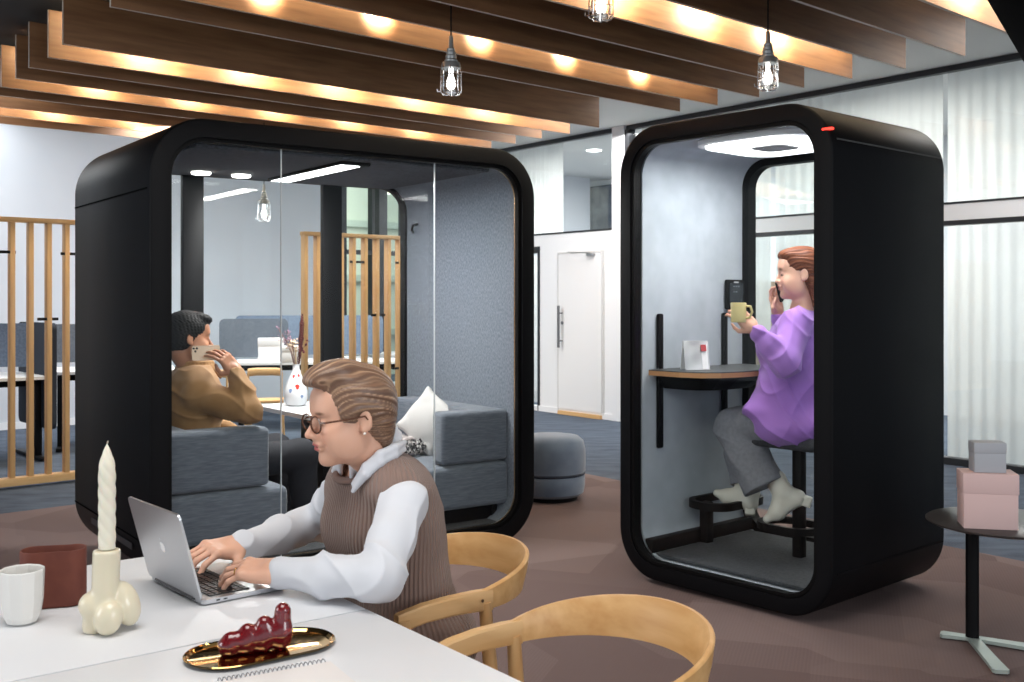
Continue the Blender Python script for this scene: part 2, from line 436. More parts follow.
wbox(bm, 4.07, 6.6, -.045, .055, TR1, TR1+.022)
wobj('trim_1', bm, M['dark_steel'])
# small upper window with curtain beyond column, solid part with door
bm = bmesh.new(); wbox(bm, 4.07, 5.42, -.05, .05, .06, TR0+.02); wbox(bm, 4.07, 5.42, .05, .062, 0, .07)
wobj('wall_door', bm, M['white'])
bm = bmesh.new(); wbox(bm, 5.40, 5.44, -.05, .06, .0, TR0-.04); wbox(bm, 5.4, 6.6, -.05, .06, TR0-.06, TR0+.02); wobj('trim_2', bm, M['dark_steel'])
for i, (x0, x1, z0, z1) in enumerate([(-9, 3.84, .06, TR0), (-9, 3.84, TR1, CEIL-.05), (4.07, 6.5, TR1, CEIL-.05), (5.44, 6.5, .06, TR0-.05)]):
    bm = bmesh.new(); wbox(bm, x0, x1, -.006, .006, z0, z1); wobj('window_%d' % (i+1), bm, M['glass_wall'])
# door leaf
def kx(px): k = (px-512)/F; return (W0.x-W0.y*k)/(-WD.x+WD.y*k)
d0, d1 = kx(606), kx(563)
bm = bmesh.new(); wbox(bm, d0, d1, .052, .075, .07, 1.96); dr = wobj('door_1', bm, mat('white door', srgb(232, 231, 232), .45))
bm = bmesh.new()
for (a, b) in ((d0-.03, d0-.008), (d1+.008, d1+.03)): wbox(bm, a, b, .05, .064, .05, 1.98)
wbox(bm, d0-.03, d1+.03, .05, .064, 1.965, 1.985)
o = wobj('trim_3', bm, mat('door casing', srgb(205, 203, 202), .5))
bm = bmesh.new(); wbox(bm, d0, d1, .05, .09, 0.0, .045); wobj('trim_4', bm, M['oak'])
def dchild(name, bm, m, smooth=True):
    o = new(name, bm, m, dr, smooth=smooth); return o
hx = kx(567)
bm = bmesh.new(); tube(bm, [(hx, .14, .82), (hx, .14, 1.33)], .017)
for z in (.90, 1.24): tube(bm, [(hx, .075, z), (hx, .14, z)], .008)
tube(bm, [(hx, .07, 1.12), (hx, .085, 1.12)], .02)
dchild('handle', bm, mat('dark satin steel', srgb(120, 120, 122), .4, .8))
bm = bmesh.new(); cx = kx(596)
box(bm, (cx, .09, 1.94), (.13, .035, .03), bev=.006); tube(bm, [(cx, .11, 1.96), (cx+.22, .2, 1.97), (cx+.4, .1, 1.98)], .008, 8)
dchild('door_closer', bm, M['steel'])

# curtains behind the glass
def curtain(name, x0, x1, z0, z1, y, m, amp=.009, wl=.12, label=None, seed=0):
    rnd = random.Random(seed); bm = bmesh.new(); n = int((x1-x0)/wl*8); rows = 6; g = []
    ph = [rnd.uniform(0, 6) for _ in range(4)]
    for j in range(rows+1):
        z = z0+(z1-z0)*j/rows; r = []
        for i in range(n+1):
            x = x0+(x1-x0)*i/n
            a = amp*(.7+.3*math.sin(x*1.7+ph[0]))*(1.15-.3*j/rows)
            yy = y+a*math.sin(2*PI*x/wl+1.3*math.sin(x*2.3+ph[1])+.25*math.sin(z*2+ph[2]))
            r.append(bm.verts.new((x, yy, z)))
        g.append(r)
    for j in range(rows):
        for i in range(n): bm.faces.new((g[j][i], g[j][i+1], g[j+1][i+1], g[j+1][i]))
    bmesh.ops.solidify(bm, geom=bm.faces[:], thickness=.0015)
    o = new(name, bm, m, smooth=True, ang=80); o.matrix_world = wallM()
    tag(o, label, 'curtain', 'sheer curtains behind the glazed wall'); return o
def curtainmat():
    m = bpy.data.materials.new('sheer white curtain'); m.use_nodes = True; nt = m.node_tree; nt.nodes.clear()
    o = nt.nodes.new('ShaderNodeOutputMaterial'); d = nt.nodes.new('ShaderNodeBsdfDiffuse'); t = nt.nodes.new('ShaderNodeBsdfTranslucent')
    d.inputs[0].default_value = (.92, .92, .91, 1); t.inputs[0].default_value = (.92, .92, .91, 1)
    x = nt.nodes.new('ShaderNodeMixShader'); x.inputs[0].default_value = .5
    tr = nt.nodes.new('ShaderNodeBsdfTransparent'); x2 = nt.nodes.new('ShaderNodeMixShader'); x2.inputs[0].default_value = .16
    nt.links.new(d.outputs[0], x.inputs[1]); nt.links.new(t.outputs[0], x.inputs[2])
    nt.links.new(x.outputs[0], x2.inputs[1]); nt.links.new(tr.outputs[0], x2.inputs[2]); nt.links.new(x2.outputs[0], o.inputs[0]); return m
M['curtain'] = curtainmat()
curtain('curtain', -4.0, -.95+1.0, .02, 3.395, -.13, M['curtain'], label='sheer white floor-length curtain behind the glass at the right end of the glazed wall', seed=1)
curtain('curtain', .10, 1.9, .02, 3.395, -.13, M['curtain'], label='sheer white curtain behind the glass, directly beside the right side of the black phone booth', seed=2)
curtain('curtain', 1.95, 3.78, .9, 3.395, -.13, M['curtain'], label='sheer white curtain behind the phone booth, glimpsed through its rear glass', seed=3)
curtain('curtain', kx(556), 6.45, 2.25, 3.395, -.13, M['curtain'], amp=.018, wl=.09, label='short pleated white curtain in the high window above the white door', seed=4)
curtain('curtain', 5.46, 6.45, .05, 1.98, -.3, M['curtain'], label='sheer curtain behind the narrow glass strip left of the white door', seed=5)
# room beyond the wall: rear wall with a dark window, its own ceiling and a downlight; tan cabinet
bm = bmesh.new(); wbox(bm, -9, 9, -3.6, -3.5, 0, CEIL); wobj('wall_far_room', bm, M['wall'])
bm = bmesh.new(); wbox(bm, -9, 9, -3.6, -.05, CEIL, CEIL+.05); wobj('ceiling_far_room', bm, M['ceil'])
bm = bmesh.new(); wbox(bm, 7.55, 8.3, -3.5, -3.42, 1.2, 3.3); wobj('window_5', bm, mat('dusk window glass', srgb(58, 70, 88), .15, noise=(5, srgb(96, 106, 122))))
area('far_room_light', tuple(wallM() @ Vector((0.5, -1.7, 3.3))), tuple(wallM() @ Vector((.5, -1.7, 0))), 1.6, 155, (1, .96, .91), 1.2)
area('far_room_light', tuple(wallM() @ Vector((5.2, -1.7, 3.3))), tuple(wallM() @ Vector((5.2, -1.7, 0))), 1.2, 170, (1, .97, .93), 1.2)
for i, (px, py) in enumerate([(594, 151)]):
    Y = F*(CEIL-.01-CAMH)/(300-py); p = at(px, py, Y)
    tag(Lathe('ceiling_downlight', [(0, 0), (.085, 0), (.10, .004), (.10, .009), (0, .009)], M['led'], c=tuple(p)), 'round recessed downlight in the ceiling beyond the high window', 'ceiling light')
cab = Box('tall_cabinet', (0, 0, .8), (.9, .4, 1.6), mat('tan cabinet panel', srgb(202, 176, 152), .6), bev=.006)
p = at(772, 300, 11.6); cab.location = (p.x, p.y, 0); cab.rotation_euler = (0, 0, WALL_RZ)
tag(cab, 'tan cabinet beyond the glazed wall, seen through the rear glass of the phone booth', 'cabinet')
d = Box('door', (0, .205, .8), (.42, .012, 1.5), mat('tan cabinet door', srgb(206, 181, 158), .55), cab, bev=.003)
tube_bm = bmesh.new(); tube(tube_bm, [(.17, .22, .75), (.17, .22, .9)], .006); new('handle', tube_bm, M['steel'], d, smooth=True)

# ---- rear left wall with a tall window at its right end
B0 = Vector((-5.46, 11.3, 0))
BRZ = math.atan2(U.y, U.x)
BM = Matrix.Translation(B0) @ Matrix.Rotation(BRZ, 4, 'Z')
def bobj(name, bm, m, kind='structure'):
    o = new(name, bm, m); o.matrix_world = BM; o['kind'] = kind; return o
def kb(px, off=0.):
    k = (px-512)/F; q = B0+Vector((-U.y, U.x, 0))*off; return (k*q.y-q.x)/(U.x-k*U.y)
wx0 = kb(341); wx1 = kb(409)+.25
bm = bmesh.new()
wbox(bm, -7, wx0, 0, .12, 0, CEIL); wbox(bm, wx0, 9, 0, .12, 3.15, CEIL); wbox(bm, wx0, 9, 0, .12, 0, .25)
wbox(bm, wx1, 9, 0, .12, .25, 3.15)
bobj('wall_back', bm, M['wall'])
bm = bmesh.new(); wbox(bm, -7, wx0, -.012, 0, 0, .08); bobj('baseboard_back', bm, M['white'])
bm = bmesh.new(); wbox(bm, wx0, wx1, .03, .045, .25, 3.15); bobj('window_6', bm, glassmat('greenish window glass', (.90, .96, .93), 1.3))
bm = bmesh.new()
for px0, px1 in ((340, 346), (371.5, 374), (378.5, 386.5), (402, 404)):
    wbox(bm, kb(px0), kb(px1), -.02, .09, .25, 3.15)
wbox(bm, wx0, wx1, -.02, .09, 2.02, 2.08)
bobj('trim_5', bm, M['dark_steel'])
# building across the street seen in that window
fac = empty('building', tuple(BM @ Vector(((wx0+wx1)/2, 4.5, 0))), BRZ, 'pale building across the street behind the rear window', 'building')
Box('wall', (0, 0, 3), (7, .4, 9), mat('pale facade', srgb(222, 222, 206), .8), fac)
area('street_daylight', tuple(BM @ Vector(((wx0+wx1)/2, 2.2, 3.6))), tuple(BM @ Vector(((wx0+wx1)/2, 4.5, 1.6))), 2.5, 160, (1, 1, .96))  # added area light that brightens the facade
for i in range(3):
    Box('ledge', (0, -.25, .8+i*1.0), (7, .1, .12), mat('facade ledge %d' % i, srgb(196, 200, 188), .8), fac)

# ---- ceilings
flat('ceiling', [(-12, -5), (9, -5), (9, 3)]+[tuple((W0-WD*9)[:2]), tuple((W0+WD*9)[:2]), (-2, 17), (-14, 9)], CEIL+.05, M['ceil'], th=.05)

# ================================================================ CEILING BOARDS
HB, BH = 3.0, .315
ends = {0: (467, 151.7), 1: (490.7, 148.3), 2: (515, 144), 3: (541, 138.7), 4: (569, 134), 5: (598.4, 127.8), 7: (679, 111.7), 8: (716.6, 105.5),
        9: (758, 97.4), 10: (803, 88), 11: (851, 79), 12: (904.4, 68.9), 13: (963.8, 56.4)}
EP = {}
for i, (x, y) in ends.items():
    Y = F*(HB-CAMH)/(300-y); EP[i] = Vector(((x-512)/F*Y, Y, 0))
# snap the measured ends to one even line
idxs = sorted(EP); A = np.array([[1, i] for i in idxs], float)
cx_ = np.linalg.lstsq(A, np.array([EP[i].x for i in idxs]), rcond=None)[0]; cy_ = np.linalg.lstsq(A, np.array([EP[i].y for i in idxs]), rcond=None)[0]
def endp(i): return Vector((cx_[0]+cx_[1]*i, cy_[0]+cy_[1]*i, 0))
print('beam fit', cx_, cy_, [(i, round((EP[i]-endp(i)).length, 3)) for i in idxs])
def boardmesh(L=4.82):
    bm = bmesh.new(); box(bm, (-L/2, 0, 0), (L, .022, BH))
    bm.faces.ensure_lookup_table(); bmesh.ops.recalc_face_normals(bm, faces=bm.faces[:])
    for f in bm.faces: f.material_index = 0 if abs(f.normal.y) > .9 else 1
    return bm
names = {-4: 'farthest', -3: 'second farthest'}
ordw = ['farthest', 'second farthest', 'third farthest', 'fourth farthest', 'fifth farthest', 'sixth farthest', 'seventh farthest', 'eighth farthest', 'ninth farthest',
        'tenth farthest', 'eleventh farthest', 'twelfth farthest', 'thirteenth farthest', 'fourteenth farthest', 'fifteenth farthest', 'sixteenth farthest', 'seventeenth farthest']
blist = [i for i in range(-3, 15) if i != 6]
lit = (-2, 1, 4, 8, 11, 14)
proto = None
for n_, i in enumerate(blist):
    if proto is None: b = proto = new('ceiling_board', boardmesh(), [M['beam'], M['beam_edge']])
    else: b = proto.copy(); sc.collection.objects.link(b)
    e = EP[i] if i in EP else endp(i)
    b.location = (e.x, e.y, HB+BH/2); b.rotation_euler = (0, 0, BRZ)
    tag(b, '%s of the long wooden ceiling boards%s' % (ordw[n_].capitalize(), ', its face lit by warm spotlights' if i in lit else ', brown and unlit'), 'ceiling board', 'row of wooden boards hung under the ceiling')
# hanging rails that carry the boards
for q in (1.0, 3.8):
    a = endp(-3)-U*q; b_ = endp(14)-U*q
    r = Tube('ceiling_rail', [(a.x, a.y, HB+BH+.015), (b_.x, b_.y, HB+BH+.015)], .014, M['black'], seg=8)
    tag(r, 'black rail above the wooden boards, near their %s ends' % ('right' if q < 2 else 'left'), 'ceiling rail', 'rails carrying the ceiling boards')
# dark mesh panels of the ceiling above and left of the boards
e0, e1 = endp(-4), endp(17)
a0 = e0-U*.9; a1 = e1-U*.9
bm = bmesh.new(); prism(bm, [tuple(a0[:2]), tuple(a1[:2]), tuple((a1-U*9)[:2]), tuple((a0-U*4.4)[:2])], CEIL-.045, CEIL-.01, 'z')
tmp = new('ceiling_dark_panels', bm, M['dark_ceil']); tmp['kind'] = 'structure'
# spotlights between the boards
N2 = Vector((-U.y, U.x, 0))          # away from the camera
def along(base, px):
    k = (px-512)/F; return (base.x-k*base.y)/(U.x-k*U.y)
ev8 = EP[8]
svals = [along(ev8-N2*.2, x) for x in (660, 586, 501, 400, 285)]
print('spot s', svals)
spotproto = None
rown = {-2: 'board nearest the rear wall', 1: 'second lit board', 4: 'middle lit board', 8: 'long lit board at the top', 11: 'golden board above the phone booth', 14: 'board in the top right corner'}
def make_spot():
    r = empty('ceiling_spotlight', (0, 0, 0))
    Tube('arm', [(0, 0, .12), (0, 0, .0)], .008, M['black'], r, 8)
    bm = bmesh.new(); tube(bm, [(0, -.045, .012), (0, -.04, .012), (0, .04, -.008), (0, .045, -.009)], [.02, .03, .034, .034], 20); new('housing', bm, M['black'], r, smooth=True)
    bm = bmesh.new(); tube(bm, [(0, .045, -.009), (0, .05, -.010)], [.028, .027], 20); new('lens', bm, M['spotlens'], r, smooth=True)
    return r
for i in lit:
    for j, s in enumerate(svals):
        e = endp(i)-N2*.22-U*s
        if spotproto is None: o = spotproto = make_spot()
        else: o = copy_tree(spotproto)
        o.location = (e.x, e.y, HB+.22); o.rotation_euler = (0, 0, BRZ)
        tag(o, 'small black spotlight, %s from the right along the %s' % (['first', 'second', 'third', 'fourth', 'fifth'][j], rown[i]), 'spotlight', 'spotlights between the ceiling boards')
        l = bpy.data.lights.new('spot_beam', 'SPOT'); l.energy = 46 if i == 8 else 30; l.color = (1, .84, .62); l.spot_size = math.radians(104 if i == 8 else 140); l.spot_blend = .9; l.shadow_soft_size = .02
        lo = bpy.data.objects.new('spot_beam', l); sc.collection.objects.link(lo)
        lo.location = e+N2*.07+Vector((0, 0, HB+.20)); lo.rotation_euler = (N2+Vector((0, 0, -.25))).to_track_quat('-Z', 'Y').to_euler()
for i in lit:  # added fill along each lit board for a broader glow, no fixture
    e = endp(i)-N2*.20-U*2.4
    l = bpy.data.lights.new('strip_light', 'AREA'); l.shape = 'RECTANGLE'; l.size = 4.6; l.size_y = .03; l.energy = 15 if i == 8 else 28; l.color = (1, .84, .58)
    lo = bpy.data.objects.new('strip_light', l); sc.collection.objects.link(lo); lo.location = e+Vector((0, 0, HB+.29))
    zx = (Vector((0, 0, -.75))+N2).normalized(); Xa = U.copy(); Ya = (-zx).cross(Xa)
    lo.rotation_euler = Matrix((Xa, Ya, -zx)).transposed().to_euler()
# black duct in the top right corner
ln = at(1024, 64, 3.2); 
q0 = at(1000, 20, 2.6); 
dd = Vector(((1164-512)/F, 1, 0)).normalized()
hd = 2.62
P1 = Vector(((1024-512)/F, 1, 0))*(F*(hd-CAMH)/(300-64))
sd = Vector((dd.y, -dd.x, 0))
bm = bmesh.new()
c0 = P1-dd*3+sd*.2; c1 = P1+dd*.9+sd*.2
cm = (c0+c1)/2
box(bm, (0, 0, 0), ((c1-c0).length, .4, .3), bev=.01)
du = new('ceiling_duct', bm, mat('matt black duct', srgb(8, 8, 9), .9, spec=.03), smooth=True); du.location = (cm.x, cm.y, hd+.15); du.rotation_euler = (0, 0, math.atan2(dd.y, dd.x))
tag(du, 'black boxed duct hanging in the top right corner', 'duct')

# pendants (inspection lamps in wire cages)
M['bulb'] = mat('lit bulb glass', (1, 1, 1, 1), .3, emit=((1, .97, .92, 1), 4.5))
M['jar'] = glassmat('lamp jar glass', (.97, .97, .97), 1.35)
M['pend_grey'] = mat('grey lamp socket', srgb(150, 152, 152), .35, .6)
def make_pendant():
    r = empty('pendant_lamp', (0, 0, 0))
    bm = bmesh.new(); tube(bm, [(0, 0, .33), (0, 0, .90)], .0045, 8); new('cord', bm, M['black'], r, smooth=True)
    Lathe('socket', [(0, .34), (.012, .335), (.014, .27), (.024, .262), (.022, .25), (.028, .243), (.026, .228), (.033, .222), (.030, .205), (.038, .198), (.036, .188), (.052, .184), (.056, .168), (.056, .150), (0, .150)], M['pend_grey'], r, 24)
    bm = bmesh.new()
    for k in range(8):
        a = 2*PI*k/8; ca, sa = math.cos(a), math.sin(a)
        tube(bm, [(ca*.056, sa*.056, .16), (ca*.058, sa*.058, .02), (ca*.045, sa*.045, 0), (ca*.01, sa*.01, -.004)], .0028, 6)
    for z, rr in ((.11, .058), (.06, .058), (.015, .0585)):
        tube(bm, [(rr*math.cos(2*PI*k/24), rr*math.sin(2*PI*k/24), z) for k in range(25)], .0026, 6, cap=False)
    tube(bm, [(-.058, 0, .02), (-.075, 0, .018), (-.078, 0, .035)], .0028, 6)
    new('wire_cage', bm, M['chrome'], r, smooth=True)
    Lathe('glass_jar', [(0, .012), (.035, .013), (.046, .025), (.047, .15), (.045, .15), (.044, .027), (.033, .016), (0, .015)], M['jar'], r, 24)
    Lathe('bulb', [(0, .03), (.018, .036), (.026, .055), (.024, .08), (.014, .11), (.012, .15), (0, .15)], M['bulb'], r, 16)
    return r
pp = make_pendant(); p = at(451, 95, 6.0); pp.location = p
tag(pp, 'caged pendant lamp hanging in front of the large pod', 'pendant lamp', 'caged pendant lamps')
for px, py, Y, lb in ((768, 90, 6.0, 'caged pendant lamp hanging right above the black phone booth'), (601, 20, 5.0, 'caged pendant lamp at the top edge between the two booths'), (264, 221, 9.6, 'small caged pendant lamp hanging behind the large pod, seen through its glass')):
    c = copy_tree(pp); c.location = at(px, py, Y); tag(c, lb, 'pendant lamp', 'caged pendant lamps')
# ================================================================ LARGE GLASS POD
PW, PH, PD, PZ = 2.205, 2.235, 1.37, .02
POD0 = Vector((-1.652, 4.786, 0)); POD_RZ = math.atan2(.587, .8096)
pod = empty('meeting_pod', tuple(POD0), POD_RZ, 'large black meeting pod with rounded corners, glass front and grey felt interior', 'office pod')
PODM = Matrix.Translation(POD0) @ Matrix.Rotation(POD_RZ, 4, 'Z')
def shell_of(parent, W, H, D, R, T, z0, felt, trim, seamh, inner_y0):
    bm = bmesh.new(); ring(bm, W, H, R, T, 0, D, W/2, z0+H/2); new('shell', bm, M['shell'], parent, smooth=True, ang=50)
    bm = bmesh.new(); ring(bm, W-2*T+.012, H-2*T+.012, R-T+.006, .016, inner_y0, D-inner_y0, W/2, z0+H/2, bev=.002); 
    return new('lining', bm, felt, parent, smooth=True, ang=50)
shell_of(pod, PW, PH, PD, .27, .088, PZ, M['felt'], None, 0, .075)
def ring_obj(name, W, H, R, T, y0, y1, cx, cz, m, parent, bev=.003):
    bm = bmesh.new(); ring(bm, W, H, R, T, y0, y1, cx, cz, bev); return new(name, bm, m, parent, smooth=True, ang=50)
M['gold'] = mat('brass trim', srgb(208, 176, 138), .25, .85)
ring_obj('front_frame', PW-.17, PH-.17, .19, .022, .018, .05, PW/2, PZ+PH/2, M['frame_black'], pod)
ring_obj('brass_trim', PW-.192, PH-.192, .18, .010, .030, .062, PW/2, PZ+PH/2, M['gold'], pod)
ring_obj('rear_frame', PW-.17, PH-.17, .19, .03, PD-.07, PD-.012, PW/2, PZ+PH/2, M['frame_black'], pod)
def clip_rrect(W, H, R, cx, cz, x0, x1, n=14):
    pts = rrect(W, H, R, n, cx, cz); out = []
    m = len(pts)
    for i in range(m):
        a, b = pts[i], pts[(i+1) % m]
        ia = x0 <= a[0] <= x1
        if ia: out.append(a)
        cr = []
        for X in (x0, x1):
            if (a[0]-X)*(b[0]-X) < 0: t = (X-a[0])/(b[0]-a[0]); cr.append((t, (X, a[1]+(b[1]-a[1])*t)))
        for t, q in sorted(cr): out.append(q)
    return out
def panes(parent, W, H, R, cx, cz, y, cuts, m, names):
    for i in range(len(cuts)-1):
        bm = bmesh.new(); prism(bm, clip_rrect(W, H, R, cx, cz, cuts[i], cuts[i+1]), y-.004, y+.004)
        new(names[i], bm, m, parent)
iw = PW-.2
panes(pod, iw, PH-.2, .17, PW/2, PZ+PH/2, .045, [0, .657, .659, 1.549, 1.551, 3], M['glass'], ['glass_pane', 'x', 'glass_door', 'x', 'glass_pane']) if False else None
for (a, b, nm) in ((0, .655, 'glass_pane'), (.661, 1.547, 'glass_door'), (1.553, 3, 'glass_pane')):
    for y, mm in ((.045, M['glass']), (PD-.04, M['glass'])):
        bm = bmesh.new(); prism(bm, clip_rrect(iw, PH-.2, .17, PW/2, PZ+PH/2, a, b), y-.004, y+.004); new(nm, bm, mm, pod)
M['seal'] = mat('clear door seal', srgb(196, 202, 206), .3)
for a in (.658, 1.55):
    Box('door_seal', (a, .045, PZ+PH/2), (.004, .010, PH-.21), M['seal'], pod)
for a0, a1 in ((.592, .717), (1.497, 1.628)):
    Box('rear_post', ((a0+a1)/2, PD-.04, PZ+PH/2), (a1-a0, .05, PH-.21), M['frame_black'], pod, bev=.004)
Box('floor_mat', (PW/2, PD/2, PZ+.104), (PW-.36, PD-.18, .012), M['felt_dark'], pod, bev=.004)
# side panel joints
for x in (-.0015, PW+.0015):
    for z in (1.915, .275):
        Box('panel_joint', (x, PD/2+.01, z), (.003, PD-.05, .007), mat('black joint', srgb(4, 4, 5), .9, spec=.05), pod)
Box('vent_grille', (-.001, .42, .225), (.004, .30, .03), mat('grille', srgb(44, 44, 48), .4), pod)
Box('vent_grille', (-.001, .85, .225), (.004, .30, .03), mat('grille2', srgb(44, 44, 48), .4), pod)
# acoustic ceiling with light bar and two round lights
Box('acoustic_ceiling', (PW/2, PD/2, PZ+PH-.112), (PW-.5, PD-.2, .02), mat('dark perforated ceiling', srgb(62, 64, 70), .9, noise=(70, srgb(84, 86, 94)), ramp=(.4, .6)), pod, bev=.008)
lp = Box('light_bar', (1.13, .64, PZ+PH-.131), (.17, .98, .018), M['frame_black'], pod, bev=.004)
Box('diffuser', (1.11, .64, PZ+PH-.141), (.11, .92, .006), mat('pod light diffuser', (1, 1, 1, 1), .5, emit=((1, 1, 1, 1), 5)), lp)
for x, y in ((.62, 1.08), (.86, 1.08)):
    Lathe('round_light', [(0, -.008), (.05, -.008), (.055, -.002), (.055, .004), (0, .004)], mat('round light lens', (1, 1, 1, 1), .5, emit=((1, .97, .9, 1), 8)), pod, 24, (x, y, PZ+PH-.126))
def light_in(Mx, loc, size, sy, e, col=(1, .98, .96), rz=0.):
    l = bpy.data.lights.new('interior_light', 'AREA'); l.shape = 'RECTANGLE'; l.size = size; l.size_y = sy; l.energy = e; l.color = col
    o = bpy.data.objects.new('interior_light', l); sc.collection.objects.link(o); o.matrix_world = Mx @ Matrix.Translation(loc)
light_in(PODM, (1.11, .64, PZ+PH-.148), .11, .92, 40)
# coat hook on the right inner wall
Tube('coat_hook', [(2.085, 1.12, 1.90), (2.05, 1.12, 1.89), (2.04, 1.12, 1.86), (2.055, 1.12, 1.84)], .009, M['frame_black'], pod, 8)

# sofas
def slab(name, pts, z0, z1, m, parent, bev=.03, zt=None):
    bm = bmesh.new(); prism(bm, pts, z0, z1, 'z')
    bmesh.ops.recalc_face_normals(bm, faces=bm.faces[:])
    bmesh.ops.bevel(bm, geom=bm.edges[:], offset=bev, segments=4, profile=.5, affect='EDGES')
    return new(name, bm, m, parent, smooth=True, ang=60)
def make_sofa(mir):
    X = (lambda a: a) if not mir else (lambda a: PW-a)
    r = empty('pod_sofa', tuple(PODM @ Vector((X(.42), .65, .13))), POD_RZ)
    def P(pts): return [(X(a)-X(.42), b-.65) for a, b in pts]
    z = -.13
    slab('seat', P([(.095, .12), (.735, .12), (.735, 1.2), (.095, 1.2)]), .215+z, .462+z, M['sofa'], r, .035)
    # wrap-round backrest: one band that turns the corner into the front arm
    slab('backrest', P([(.095, .13), (.64-.09*mir, .13), (.62-.09*mir, .28), (.27, .28), (.27, 1.04), (.34, 1.2), (.095, 1.2)]), .47+z, .765+z, M['sofa'], r, .028)
    Box('plinth', (X(.40)-X(.42), .02, .165+z), (.5, .96, .10), M['black'], r, bev=.005)
    for a, b in ((.16, .2), (.68, .2), (.16, 1.12), (.68, 1.12)):
        Box('leg', (X(a)-X(.42), b-.65, .165+z), (.04, .04, .10), M['black'], r, bev=.004)
    return r
s1 = make_sofa(False); tag(s1, 'blue-grey sofa on the left inside the pod, under the man in the brown jacket', 'sofa', 'facing sofas inside the pod')
s2 = make_sofa(True); tag(s2, 'blue-grey sofa on the right inside the large pod, carrying the pillow and throw', 'sofa', 'facing sofas inside the pod')
# pillow and throw on the right sofa
M['linen'] = mat('off-white linen', srgb(200, 198, 197), .9, bump=(120, .3, .002))
def pillow(name, s, m):
    q = SDF(); q.box((0, 0, 0), (s/2-.012, .018, s/2-.012), rnd=.014, k=0); q.ell((0, 0, 0), (s*.44, .062, s*.44), k=.06)
    for sx in (-1, 1):
        for sz in (-1, 1): q.cone((sx*s*.36, 0, sz*s*.36), (sx*s*.5, 0, sz*s*.5), .03, .008, k=.04)
    return new(name, q.mesh(.008, name, smooth=3), m)
pl = pillow('pillow', .31, M['linen'])
pl.location = PODM @ Vector((1.87, .62, .655)); pl.rotation_euler = Euler((math.radians(-12), math.radians(38), POD_RZ+math.radians(-62)))
tag(pl, 'off-white square pillow leaning in the corner of the right pod sofa', 'pillow')
th = SDF()
rnd = random.Random(3)
for i in range(4):
    th.box((0, 0, .014+.026*i), (.20-.012*i, .19-.008*i, .0135), rnd=.012, k=.004)
th = new('throw_blanket', th.mesh(.006, 'throw', smooth=2, disp=lambda P, N: .004*np.sin(P[:, 0]*38+3*np.sin(P[:, 1]*21))), mat('taupe knitted throw', srgb(158, 148, 148), .95, noise=(26, srgb(178, 170, 170)), bump=(80, .6, .004)))
th.location = PODM @ Vector((1.66, .78, .462)); th.rotation_euler = (0, 0, POD_RZ+.2)
bm = bmesh.new()
for i in range(46):
    t = i/45; x = .17; 
    p0 = Vector((-.19+.38*t, -.185, .075+.022*math.sin(i*1.7)))
    tube(bm, [p0, p0+Vector((rnd.uniform(-.01, .01), -.02, .006)), p0+Vector((rnd.uniform(-.02, .02), -.045, -.04))], .0055, 6)
fr = new('fringe', bm, mat('black and white fringe', srgb(50, 48, 52), .9, noise=(60, srgb(200, 196, 196), 1), ramp=(.5, .55)), th, smooth=True)
tag(th, 'folded taupe throw with dark speckled fringe on the seat of the right pod sofa', 'blanket')

# pod table with flower vase
pt = empty('pod_table', tuple(PODM @ Vector((1.22, .83, PZ+.11))), POD_RZ, 'small white-topped table inside the large pod under the flower vase', 'table')
bm = bmesh.new(); prism(bm, rrect(.46, .78, .03), .613, .637, 'z'); new('table_top', bm, M['laminate'], pt)
Box('leg', (0, .0, .31), (.06, .30, .60), M['frame_black'], pt, bev=.006)
Box('foot', (0, 0, .012), (.34, .44, .024), M['frame_black'], pt, bev=.004)
vz = PZ+.11+.637
vp = PODM @ Vector((1.17, 1.0, vz))
M['porcelain'] = mat('painted white porcelain', srgb(238, 238, 240), .15, coat=.5)
va = empty('flower_vase', tuple(vp), 0, 'white porcelain bottle vase with red painted dabs on the small table inside the pod', 'vase')
vb = bmesh.new(); lathe(vb, [(0, 0), (.045, 0), (.060, .01), (.070, .05), (.070, .085), (.060, .125), (.042, .165), (.026, .20), (.020, .225), (.021, .245), (.023, .25), (.019, .25), (.017, .225), (0, .2)], 32)
vo = new('vessel', vb, None, va, smooth=True)
me = vo.data
def blob(c, r, soft=.35):
    c = np.array(c)
    return lambda P: np.clip((1-np.linalg.norm((P-c)/r, axis=1))/soft, 0, 1)
me2 = SDF();
vo.data.materials.append(M['porcelain'])
M['red_glaze'] = mat('red glaze', srgb(206, 52, 40), .2); M['blue_glaze'] = mat('blue glaze', srgb(120, 140, 176), .2)
def dab(z, ang, s, m, R):
    bm = bmesh.new(); n = 14
    ring_ = []
    for k in range(n):
        a = 2*PI*k/n; dx = s*math.cos(a)*(1+.3*math.sin(3*a)); dz = s*1.3*math.sin(a)
        th_ = ang+dx/R
        zz = z+dz; rr = np.interp(zz, [0, .01, .05, .085, .125, .165, .20, .225], [.045, .060, .070, .070, .060, .042, .026, .020])+.0012
        ring_.append(bm.verts.new((rr*math.cos(th_), rr*math.sin(th_), zz)))
    rr = np.interp(z, [0, .01, .05, .085, .125, .165, .20, .225], [.045, .060, .070, .070, .060, .042, .026, .020])+.0018
    c = bm.verts.new((rr*math.cos(ang), rr*math.sin(ang), z))
    for k in range(n): bm.faces.new((c, ring_[k], ring_[(k+1) % n]))
    return new('painted_dab', bm, m, va, smooth=True)
va0 = math.atan2(-vp.y, -vp.x)
dab(.178, va0-.4, .008, M['red_glaze'], .04); dab(.182, va0+.45, .008, M['red_glaze'], .04); dab(.118, va0+.12, .012, M['red_glaze'], .06)
dab(.095, va0-.5, .010, M['blue_glaze'], .066); dab(.06, va0+.5, .008, M['blue_glaze'], .07)
